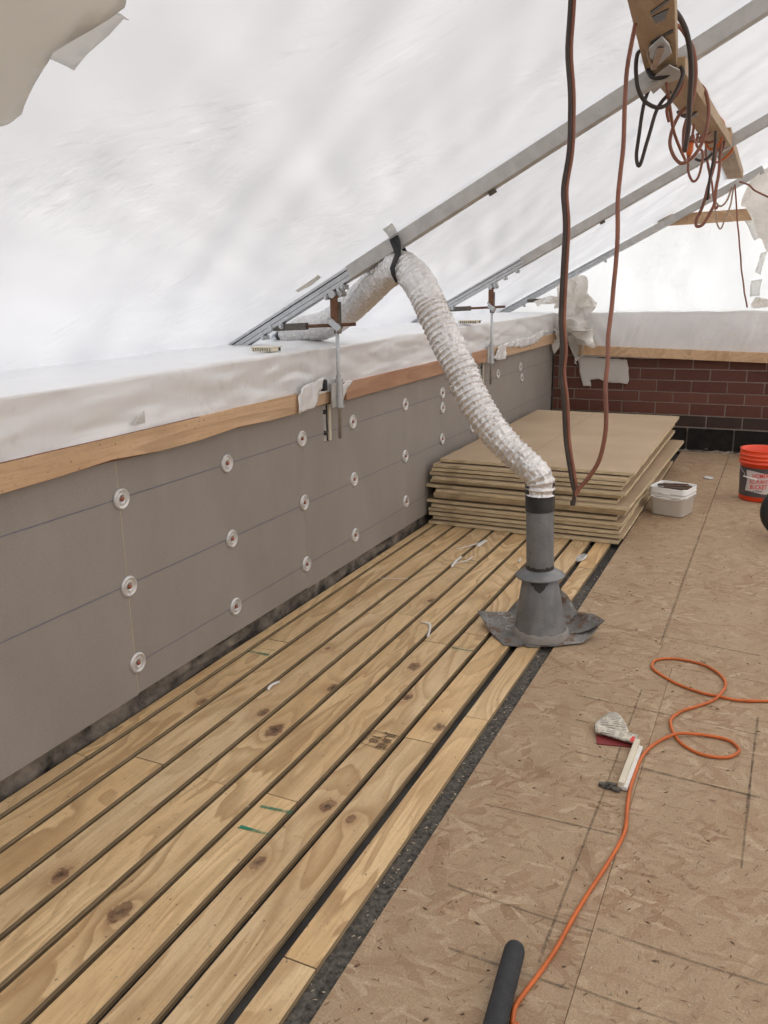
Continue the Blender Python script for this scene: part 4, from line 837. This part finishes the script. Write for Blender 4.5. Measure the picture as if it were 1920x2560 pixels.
for p in ring:
    a = math.atan2(p.y-B.y, p.x-B.x); q = B+Vector((cos(a)*.112, sin(a)*.112, .020))
    for k in range(NR+1):
        f = k/NR; z = q.z+(p.z-q.z)*f**1.7 - .006*sin(pi*f); w_ = q.lerp(p, f); vs.append(Vector((w_.x, w_.y, max(.003, z)+.003*nz(w_, 14, 2)*sin(pi*f))))
for i in range(len(ring)):
    for k in range(NR): a, b = i*(NR+1)+k, ((i+1) % len(ring))*(NR+1)+k; fs.append((a, a+1, b+1, b))
m.add(vs, fs); m.build('flashing', 'flash', vp, smooth=True, solid=.0022)
m = MB(); m.lathe([(.0612,.572),(.0617,.585),(.0622,.62),(.0616,.65),(.0625,.67),(.0612,.71)], 36, B, AX); m.build('tape_band', 'ductape', vp, smooth=True)
# duct
dp = [((1350,1236),3.32), ((1350,1205),3.32), ((1337,1180),3.32), ((1310,1155),3.33), ((1262,1110),3.34), ((1215,1050),3.36), ((1180,990),3.38), ((1150,920),3.41), ((1115,850),3.44), ((1085,785),3.47), ((1058,725),3.5), ((1030,685),3.55), ((1000,668),3.6), ((965,684),3.66), ((920,728),3.74), ((870,775),3.83), ((815,812),3.92), ((760,824),4.0), ((715,838),4.06)]
C_ = spline([onY(*p, y) for p, y in dp], 14)
cum = [0]
for a, b in zip(C_, C_[1:]): cum.append(cum[-1]+(b-a).length)
N = 720; pts = []; rr = []; j = 0; tot = cum[-1]
for i in range(N+1):
    s = tot*i/N
    while j < len(cum)-2 and cum[j+1] < s: j += 1
    f = (s-cum[j])/max(1e-6, cum[j+1]-cum[j]); p = C_[j].lerp(C_[j+1], f); pts.append(p)
    base = .062 + (.074-.062)*min(1, max(0, (s-.08)/.5)); pitch = .026 if s < .95 else .021; ph = (s/pitch) % 1.0
    amp = (.0065 if s < 1.0 else .0038)*(1+.5*nz((s*7, 0, 4)))
    rr.append(base - amp*abs(sin(pi*ph))**1.0*1.0 + .0012*nz((s*60, 0, 1)))
dt = root('foil_duct', pts[0], 'ribbed silver flexible foil duct arching from the vent pipe up to the nearest rafter', 'duct')
m = MB(); n = 40; 
T = [(pts[min(i+1, N)]-pts[max(i-1, 0)]).normalized() for i in range(N+1)]; u = T[0].orthogonal().normalized(); vs = []; fs = []
for i in range(N+1):
    u = (u-T[i]*u.dot(T[i])).normalized(); v_ = T[i].cross(u)
    for k in range(n):
        a = 2*pi*k/n; q = pts[i]+(u*cos(a)+v_*sin(a))*rr[i]; cr = .0022*nz(q, 48, 2)+.0020*nz(q, 110, 5)+.0042*nz((cos(a)*7, sin(a)*7, i*.055), 1, 3); vs.append(q+(u*cos(a)+v_*sin(a))*cr)
for i in range(N):
    for k in range(n): fs.append((i*n+k, i*n+(k+1)%n, (i+1)*n+(k+1)%n, (i+1)*n+k))
m.add(vs, fs); m.build('hose', 'foil', dt)
m = MB(); m.tube([pts[-1]+T[-1]*(.05*q/3-.02) for q in range(4)], [.076,.074,.066,.055], 20); m.build('end_tape', 'ductape', dt, smooth=True)
# black strap holding the duct to the rafter
sp_ = []
kp = sc(800, 560, .3014)
c0_ = onY(1000, 668, 3.6)
t = root('strap', c0_, 'black strap tying the silver duct up to the nearest rafter', 'strap')
def ribbon(path, wd, mat, name, parent, th=.003):
    m = MB(); vs = []; fs = []; n_ = len(path)
    for i, (p, wv) in enumerate(path):
        p = Vector(p); wv = Vector(wv).normalized()*wd[i]/2; vs += [p-wv, p+wv]
    for i in range(n_-1): fs.append((2*i, 2*i+1, 2*i+3, 2*i+2))
    m.add(vs, fs); return m.build(name, mat, parent, smooth=True, solid=th)
wv = Vector((1, 0, .2))
P = [onY(*kp(*p), y) for p, y in (((610,110),3.565), ((625,150),3.562), ((640,200),3.555), ((645,250),3.53), ((620,310),3.50), ((600,370),3.485), ((612,430),3.49), ((640,490),3.52))]
ribbon([(P[0], (1,0,.45)), (P[1], (1,0,.4)), (P[2], (1,0,.3)), (P[3], (1,0,.1)), (P[4], (1,0,.2)), (P[5], (1,0,.0)), (P[6], (1,.2,-.2)), (P[7], (1,.4,-.4))], [.044,.046,.040,.030,.026,.024,.020,.014], 'strap', 'front_band', t)
P2 = [onY(*kp(*p), y) for p, y in (((690,200),3.63), ((705,230),3.64), ((718,270),3.63), ((722,300),3.62))]
ribbon([(p, (1,0,0)) for p in P2], [.02,.024,.018,.012], 'strap', 'back_band', t)
P3 = [onS(*kp(*p), .075) for p in ((560,20),(590,60),(615,105))]
ribbon([(p, (1,0,.52)) for p in P3], [.05,.048,.045], 'tape_patch', 'tape_tail', t)

# ================================================================== STACK OF BOARDS
c3_a, c3_b = (1325, 1137), (1508, 1018)
ordn = ['topmost', 'second', 'third', 'fourth', 'fifth', 'sixth', 'seventh', 'eighth', 'ninth', 'tenth', 'eleventh', 'twelfth', 'thirteenth', 'fourteenth', 'fifteenth', 'sixteenth']
NBD = 16; TH = .0205; top_z = .432; gap = (top_z-NBD*TH)/NBD
rs = random.Random(11); z = .003
offs = [(0,0,0),(.025,.02,0),(.0,.01,.004),(-.02,.03,0),(.03,.0,-.004),(-.015,.01,0),(.01,.035,.006),(.045,.01,0),(-.01,.0,0),(-.03,.02,0),(.0,.03,-.005),(.02,.0,0),(-.02,.015,.0),(.01,.02,.0),(.03,.03,0),(.055,.05,.006)]
for k in range(NBD):                                          # from the floor up
    zt = z+TH; dx, dy, an = offs[k]; dx = dx*.9+rs.uniform(-.012,.012); dy = dy*1.1+rs.uniform(-.014,.014)
    nm = NBD-1-k
    if nm == 7: dx, dy, an = .075, -.015, -.022
    x0, x1, y0, y1 = -1.985, -.755, 4.83, 7.27
    cx, cy = (x0+x1)/2+dx, (y0+y1)/2+dy; nx, ny = 20, 26
    m = MB(); A = cos(an); S = sin(an)
    def bp(u, v, top):
        x, y = (u-.5)*1.22, (v-.5)*2.44
        jx = .004*nz((k*5, y*9, 1), 1) if u in (0, 1) else 0; jy = .005*nz((x*10, k*5, 2), 1)+.002*nz((x*45, k*5, 2), 1) if v in (0, 1) else 0
        sagz = .003*nz((x*2, y*1.5, k), 1)
        x += jx; y += jy
        return Vector((cx+x*A-y*S, cy+x*S+y*A, (zt if top else z)+sagz))
    vs = []; fs = []
    ring = [(i/nx, 0) for i in range(nx)]+[(1, j/ny) for j in range(ny)]+[(1-i/nx, 1) for i in range(nx)]+[(0, 1-j/ny) for j in range(ny)]
    n = len(ring); vs = [bp(u, v, False) for u, v in ring]+[bp(u, v, True) for u, v in ring]
    fs = [(i, (i+1)%n, n+(i+1)%n, n+i) for i in range(n)]+[tuple(range(n, 2*n)), tuple(range(n-1, -1, -1))]
    m.add(vs, fs); o = m.build('foam_board', 'foam', None, (cx, cy, z), bevel=.0012)
    lab = 'topmost tan foam board of the stack with its wide bare face showing' if nm == 0 else ('bottom tan foam board of the stack lying on the strips' if k == 0 else ('eighth foam board down the stack, sticking out to the right of the others' if nm == 7 else '%s tan foam board down from the top of the stack' % ordn[nm]))
    tag(o, lab, 'board', 'foam boards stacked by the wall'); z = zt+gap*(1+rs.uniform(-.5,.5))

top_o = o; zt_ = z-gap+.001
m = MB(); flat_line(onZ(*c3_a, .437), onZ(*c3_b, .437), .006, .437, 'print_line', 'chalk', top_o)
# ================================================================== BUCKET, TUB, WHEEL, SMALL THINGS
def cone_r(z, r0, r1, h): return r0+(r1-r0)*z/h
bc = onZ(1917, 1250); bc = Vector((bc.x+.0, 6.36, 0)); bc.x = (onZ(1842,1250).x+.137)
RB, RT, HB = .132, .147, .368
bk = root('bucket', bc, 'bright orange plastic bucket with a grey printed label near the brick wall', 'bucket')
m = MB(); m.lathe([(0,.004),(RB-.004,.004),(RB,.008),(cone_r(.27,RB,RT,HB),.27),(RT+.006,.272),(RT+.006,.279),(RT-.002,.281),(RT-.001,.298),(RT+.006,.300),(RT+.006,.306),(RT,.308),(RT+.001,.326),(RT+.006,.328),(RT+.006,.333),(RT+.001,.335),(RT+.002,.360),(RT+.005,.364),(RT+.003,.368),(RT-.003,.366),(RT-.004,.30),(RB-.004,.012),(0,.012)], 56, bc); m.build('shell', 'orange_pl', bk, smooth=True)
vd = (EYE-bc); a0 = math.atan2(vd.y, vd.x)
def cyl(a, z, off): r = cone_r(z, RB, RT, HB)+off; return bc+Vector((cos(a0+a)*r, sin(a0+a)*r, z))
m = MB(); m.grid(lambda u, v: cyl((u-.5)*2.9, .038+v*.207, .0008), 40, 4); m.build('label_band', 'label_grey', bk, smooth=True)
def paper(u, v):
    x = (u-.5)*.185*(1+.05*cos(v*6)); y = .145+(v-.5)*.148+.008*sin(u*5+1); return cyl(x/RB+.02, y, .0013)
m = MB(); m.grid(paper, 18, 10); m.build('label_paper', 'label_white', bk, smooth=True)
for body, size, yy, ls, mat, wd in (("HOMER'S", .042, .193, .010, 'label_red', .118), ("ALL-PURPOSE", .037, .150, .004, 'label_red', .140), ("BUCKET", .043, .112, -.006, 'label_red', .108), ("5 Gallons", .017, .084, -.008, 'label_black', .058)):
    vs, fs = text_verts(body, size); m = MB(); w0 = max(v.x for v in vs)-min(v.x for v in vs); k = wd/w0
    m.add([cyl((v.x*k+ls)/RB, yy+v.y+v.x*.04, .0022) for v in vs], fs); m.build('lettering', mat, bk)
hp_ = [cyl(-1.25+q*.19, .27-.10*sin(pi*q/7*.55)*1.0, .012+.016*sin(pi*q/7*.5)) for q in range(4)]+[cyl(-.72, .186, .022)]
m = MB(); m.tube(spline(hp_, 4), .0018, 6); m.build('wire_handle', 'galv', bk, smooth=True)
m = MB(); m.tube([cyl(-.74, .184, .022), cyl(-.45, .179, .024), cyl(-.12, .174, .024)], .005, 8); m.build('grip', 'white_pl', bk, smooth=True)
# white tub with scrap pieces
tc = Vector((-.565, 5.72, 0)); ang = math.atan2(onZ(1715,1305).y-onZ(1625,1290).y, onZ(1715,1305).x-onZ(1625,1290).x)+.03
tb = root('white_tub', tc, 'white plastic tub full of brown wood scraps beside the board stack', 'tub')
def rrect(hx, hy, r, n=6):
    out = []
    for cx, cy, a in ((hx-r,hy-r,0),(-hx+r,hy-r,pi/2),(-hx+r,-hy+r,pi),(hx-r,-hy+r,1.5*pi)):
        for i in range(n+1): t_ = a+pi/2*i/n; out.append((cx+r*cos(t_), cy+r*sin(t_)))
    return out
def tubring(rings):
    m = MB(); n = None; vs = []; fs = []
    for hx, hy, z in rings:
        R2 = rrect(hx, hy, .032); n = len(R2)
        for x, y in R2: vs.append(tc+Vector((x*cos(ang)-y*sin(ang), x*sin(ang)+y*cos(ang), z)))
    for i in range(len(rings)-1):
        for k in range(n): fs.append((i*n+k, i*n+(k+1)%n, (i+1)*n+(k+1)%n, (i+1)*n+k))
    m.add(vs, fs); return m, n
hx, hy, H = .113, .105, .192
m, n = tubring([(.001,.001,.003),(hx-.006,hy-.006,.003),(hx-.002,hy-.002,.006),(hx+.006,hy+.006,.125),(hx+.013,hy+.013,.128),(hx+.014,hy+.014,.140),(hx+.008,hy+.008,.143),(hx+.010,hy+.010,.152),(hx+.015,hy+.015,.155),(hx+.015,hy+.015,.160),(hx+.011,hy+.011,.163),(hx+.014,hy+.014,H-.004),(hx+.012,hy+.012,H),(hx+.008,hy+.008,H-.002),(hx-.005,hy-.005,.01),(.001,.001,.01)]); m.build('shell', 'white_pl', tb, smooth=True)
def tp_(x, y, z): return tc+Vector((x*cos(ang)-y*sin(ang), x*sin(ang)+y*cos(ang), z))
m = MB(); m.tube(spline([tp_(-.125,-.03,.145), tp_(-.10,-.128,.135), tp_(-.03,-.128,.122), tp_(.03,-.128,.121), tp_(.10,-.128,.130), tp_(.130,-.03,.145)], 5), .0028, 6); m.build('handle', 'white_pl', tb, smooth=True)
m = MB(); m.beam(tp_(-.045,-.1265,.124), tp_(.035,-.1265,.122), .008, .014); m.build('grip', 'white_pl', tb, bevel=.002)
m = MB(); m.beam(tp_(-.03,-.121,.150), tp_(.02,-.121,.150), .006, .016); m.build('tab', 'white_pl', tb, bevel=.002)
rs2 = random.Random(5)
for i, (x, y, L_, a, ti, z_) in enumerate(((-.06,.02,.10,.15,.1,.165),(.02,.04,.13,-.25,.14,.172),(.01,-.03,.12,.1,-.05,.158),(.06,-.02,.11,.35,.06,.162),(-.04,-.05,.09,-.15,.02,.155),(.03,.0,.15,.2,.1,.168),(-.05,.06,.09,-.05,.05,.160),(.07,.05,.08,1.2,.0,.158))):
    d = Vector((cos(a+ang), sin(a+ang), ti)).normalized()*L_/2; c = tp_(x, y, z_+.020); m = MB(); m.beam(c-d, c+d, .034, .012); o = m.build('wood_scrap', 'scrap', None, c, bevel=.001)
    tag(o, ('brown wood scrap at the left end of the white tub', 'uppermost brown wood scrap tilted across the white tub', 'brown wood scrap at the front rim of the white tub', 'brown wood scrap at the front right corner of the tub', 'short brown wood scrap at the front left corner of the tub', 'brown wood scrap in the very middle of the tub pile', 'short brown wood scrap at the back left corner of the tub', 'brown wood scrap set crosswise at the right end of the tub')[i], 'wood scrap', 'wood scraps in the tub')
# wheel cut by the right edge
wc = onY(1974, 1300, 5.35); wc.z = .172
wh = root('hand_cart', (wc.x, wc.y, 0), 'hand cart of which only the black rubber wheel shows at the right edge', 'cart')
AXW = Vector((.35, -1, 0)).normalized()
m = MB(); m.lathe([(.098,-.03),(.125,-.044),(.155,-.040),(.170,-.022),(.172,0),(.170,.022),(.155,.040),(.125,.044),(.098,.03),(.098,-.03)], 48, wc, AXW); tyre = m.build('wheel', 'rubber', wh, smooth=True)
m = MB(); m.lathe([(0,-.03),(.03,-.03),(.035,-.02),(.098,-.016),(.098,.016),(.035,.02),(.03,.03),(0,.03)], 32, wc, AXW); m.build('rim', 'galv', tyre, smooth=True)
# black foam tube lying at the bottom of the view
a, b = onZ(1286, 2378, .024), onZ(1238, 2560, .024); d = (b-a).normalized()
m = MB(); m.tube([a-d*.0225, a-d*.020, a-d*.012, a, a.lerp(b,.5), b, b+d*.5], [.006,.0135,.0205,.0238,.0238,.0238,.0238], 28)
tag(m.build('foam_tube', 'foam_black', None, a, smooth=True), 'black foam tube lying on the floor at the bottom edge', 'tube')
# booklet and white strip
def fz(p, z): return onZ(*p, z)
bl = root('booklet', onZ(*b8(370,900)), 'open booklet with curled printed pages and dark red cover on the floor', 'booklet')
cov = [fz(b8(*p), .004) for p in ((178,850), (570,905), (585,970), (190,935))]; m = MB(); m.add(cov+[p-Vector((0,0,.003)) for p in cov], [(0,1,2,3),(7,6,5,4),(0,4,5,1),(1,5,6,2),(2,6,7,3),(3,7,4,0)]); m.build('cover', 'red_paper', bl)
pa = [fz(b8(*p), .012) for p in ((165,780), (560,872), (530,945), (172,840))]
def pg(u, v):
    p = pa[0].lerp(pa[1], u).lerp(pa[3].lerp(pa[2], u), v); return p+Vector((0, 0, .014*sin(pi*(1-v))*(1-u)+.004))
m = MB(); m.grid(pg, 12, 6); m.build('page_block', 'newsprint', bl, smooth=True, solid=.008)
pc = [fz(b8(*p), .018) for p in ((165,775), (485,860))]
def curl(u, v):
    p = pc[0].lerp(pc[1], u); return p+Vector((.0, .085*v*sin(pi*min(1, u*.9+.1)), .004+.045*sin(pi*u)*(v*(1.5-v))))
m = MB(); m.grid(curl, 14, 7); m.build('curled_page', 'newsprint', bl, smooth=True, solid=.001)
q = [fz(b8(*p), .0215) for p in ((495,865), (535,872), (522,925), (485,915))]; m = MB(); m.add(q, [(0,1,2,3)]); m.build('red_stripe', 'label_red', bl)
ws = root('wood_stick', fz(b8(480,1130), 0), 'broken pale wood stick with white film wrapper beside the booklet', 'stick')
p, q = fz(b8(555,915), .018), fz(b8(405,1310), .018); m = MB(); m.beam(p, q, .018, .022); m.build('stick', 'vent_pl', ws, bevel=.002)
p, q = fz(b8(575,965), .010), fz(b8(432,1340), .010); m = MB(); m.beam(p, q, .020, .014); m.build('wrapper', 'paper', ws, bevel=.003)
c = fz(b8(330,1330), .004); m = MB()
for i in range(14): 
    cc = c+Vector((random.uniform(-.035,.03), random.uniform(-.012,.012), 0)); s = random.uniform(.006,.014); m.box((cc.x-s, cc.y-s*.6, .001), (cc.x+s, cc.y+s*.6, .003+s*.7))
tag(m.build('grey_lump', 'gunk', None, c, bevel=.002), 'crumbled dark grey lump at the end of the white stick', 'debris')
# loose fastener discs on the floor and strips
def disc(p, tilt, label):
    m = MB(); ax = Vector((tilt[0], tilt[1], 1)); m.lathe([(0,.0035),(.011,.0035),(.014,.006),(.020,.007),(.0245,.0045),(.029,.006),(.0335,.0075),(.037,.006),(R_,.002),(R_,0),(0,0)], 28, p, ax); tag(m.build('washer_plate', 'zinc', None, p, smooth=True), label, 'fastener disc', 'loose fastener discs')
disc(onZ(1771, 1195, .003), (0,0), 'loose metal disc lying flat on the floor beyond the white tub')
disc(onZ(*c6(1315,305), .006), (-.5,-.25), 'tilted metal disc in the gap between strips right of the vent pipe')
# paper strips on the furring
def strip_paper(pts, wd, label, z=.004):
    P = [onZ(*p, z+.006*(i % 2)) for i, p in enumerate(pts)]; P = spline(P, 4); d = (P[-1]-P[0]).normalized(); sd_ = Vector((-d.y, d.x, 0))
    o = ribbon([(p, sd_+Vector((0,0,.25))) for p in P], [wd]*len(P), 'paper', 'paper_strip', None, .0008); tag(o, label, 'paper scrap', 'paper scraps on the strips')
strip_paper([c6(320,232), c6(430,205), c6(575,160)], .008, 'long thin white paper strip left of the vent pipe')
strip_paper([c6(490,208), c6(515,190), c6(555,162)], .022, 'wide white paper piece near the top of the long thin strip')
strip_paper([c6(285,372), c6(320,325), c6(365,292)], .014, 'white folded paper slip by the green paint mark')
strip_paper([c6(310,345), c6(400,325), c6(455,292)], .008, 'thin white sliver beside the folded paper slip')
strip_paper([c6(35,812), c6(110,832), c6(95,932)], .012, 'bent white paper strip over a strip joint left of the flashing')
strip_paper([c6(830,305), c6(822,335)], .012, 'tiny white paper bit just left of the vent pipe')
strip_paper([c5(470,620), c5(490,590), c5(550,562)], .012, 'white paper shred caught in the gap between strips in mid floor')
strip_paper([(948,1446), (1020,1446)], .004, 'hair thin white strip lying across two strips by the wall')
# chips and crumbs
rc = random.Random(21)
def chips(name, mat, n, region, smin, smax, z):
    m = MB()
    for i in range(n):
        x = rc.uniform(region[0], region[1]); y = region[2]+(region[3]-region[2])*rc.random()**1.5; a = rc.uniform(0, pi); L_ = rc.uniform(smin, smax); W_ = L_*rc.uniform(.15, .5); d = Vector((cos(a), sin(a), 0)); e = Vector((-sin(a), cos(a), 0)); c = Vector((x, y, z))
        h = rc.uniform(.0008, .003); m.add([c-d*L_, c-e*W_, c+d*L_, c+e*W_, c+Vector((0,0,h+.001))], [(0,1,4),(1,2,4),(2,3,4),(3,0,4)])
    m.build(name, mat)['kind'] = 'stuff'
chips('wood_crumbs', 'chip', 2000, (-.74, 1.2, .9, 7.5), .0015, .0065, .001)
chips('dark_crumbs', 'darkchip', 520, (-.74, 1.2, .9, 7.5), .002, .010, .001)
chips('strip_crumbs', 'chip', 160, (-1.9, -.82, .6, 4.7), .0015, .005, .0025)
chips('gap_crumbs', 'chip', 260, (-.825, -.758, .3, 4.7), .002, .008, -.017)
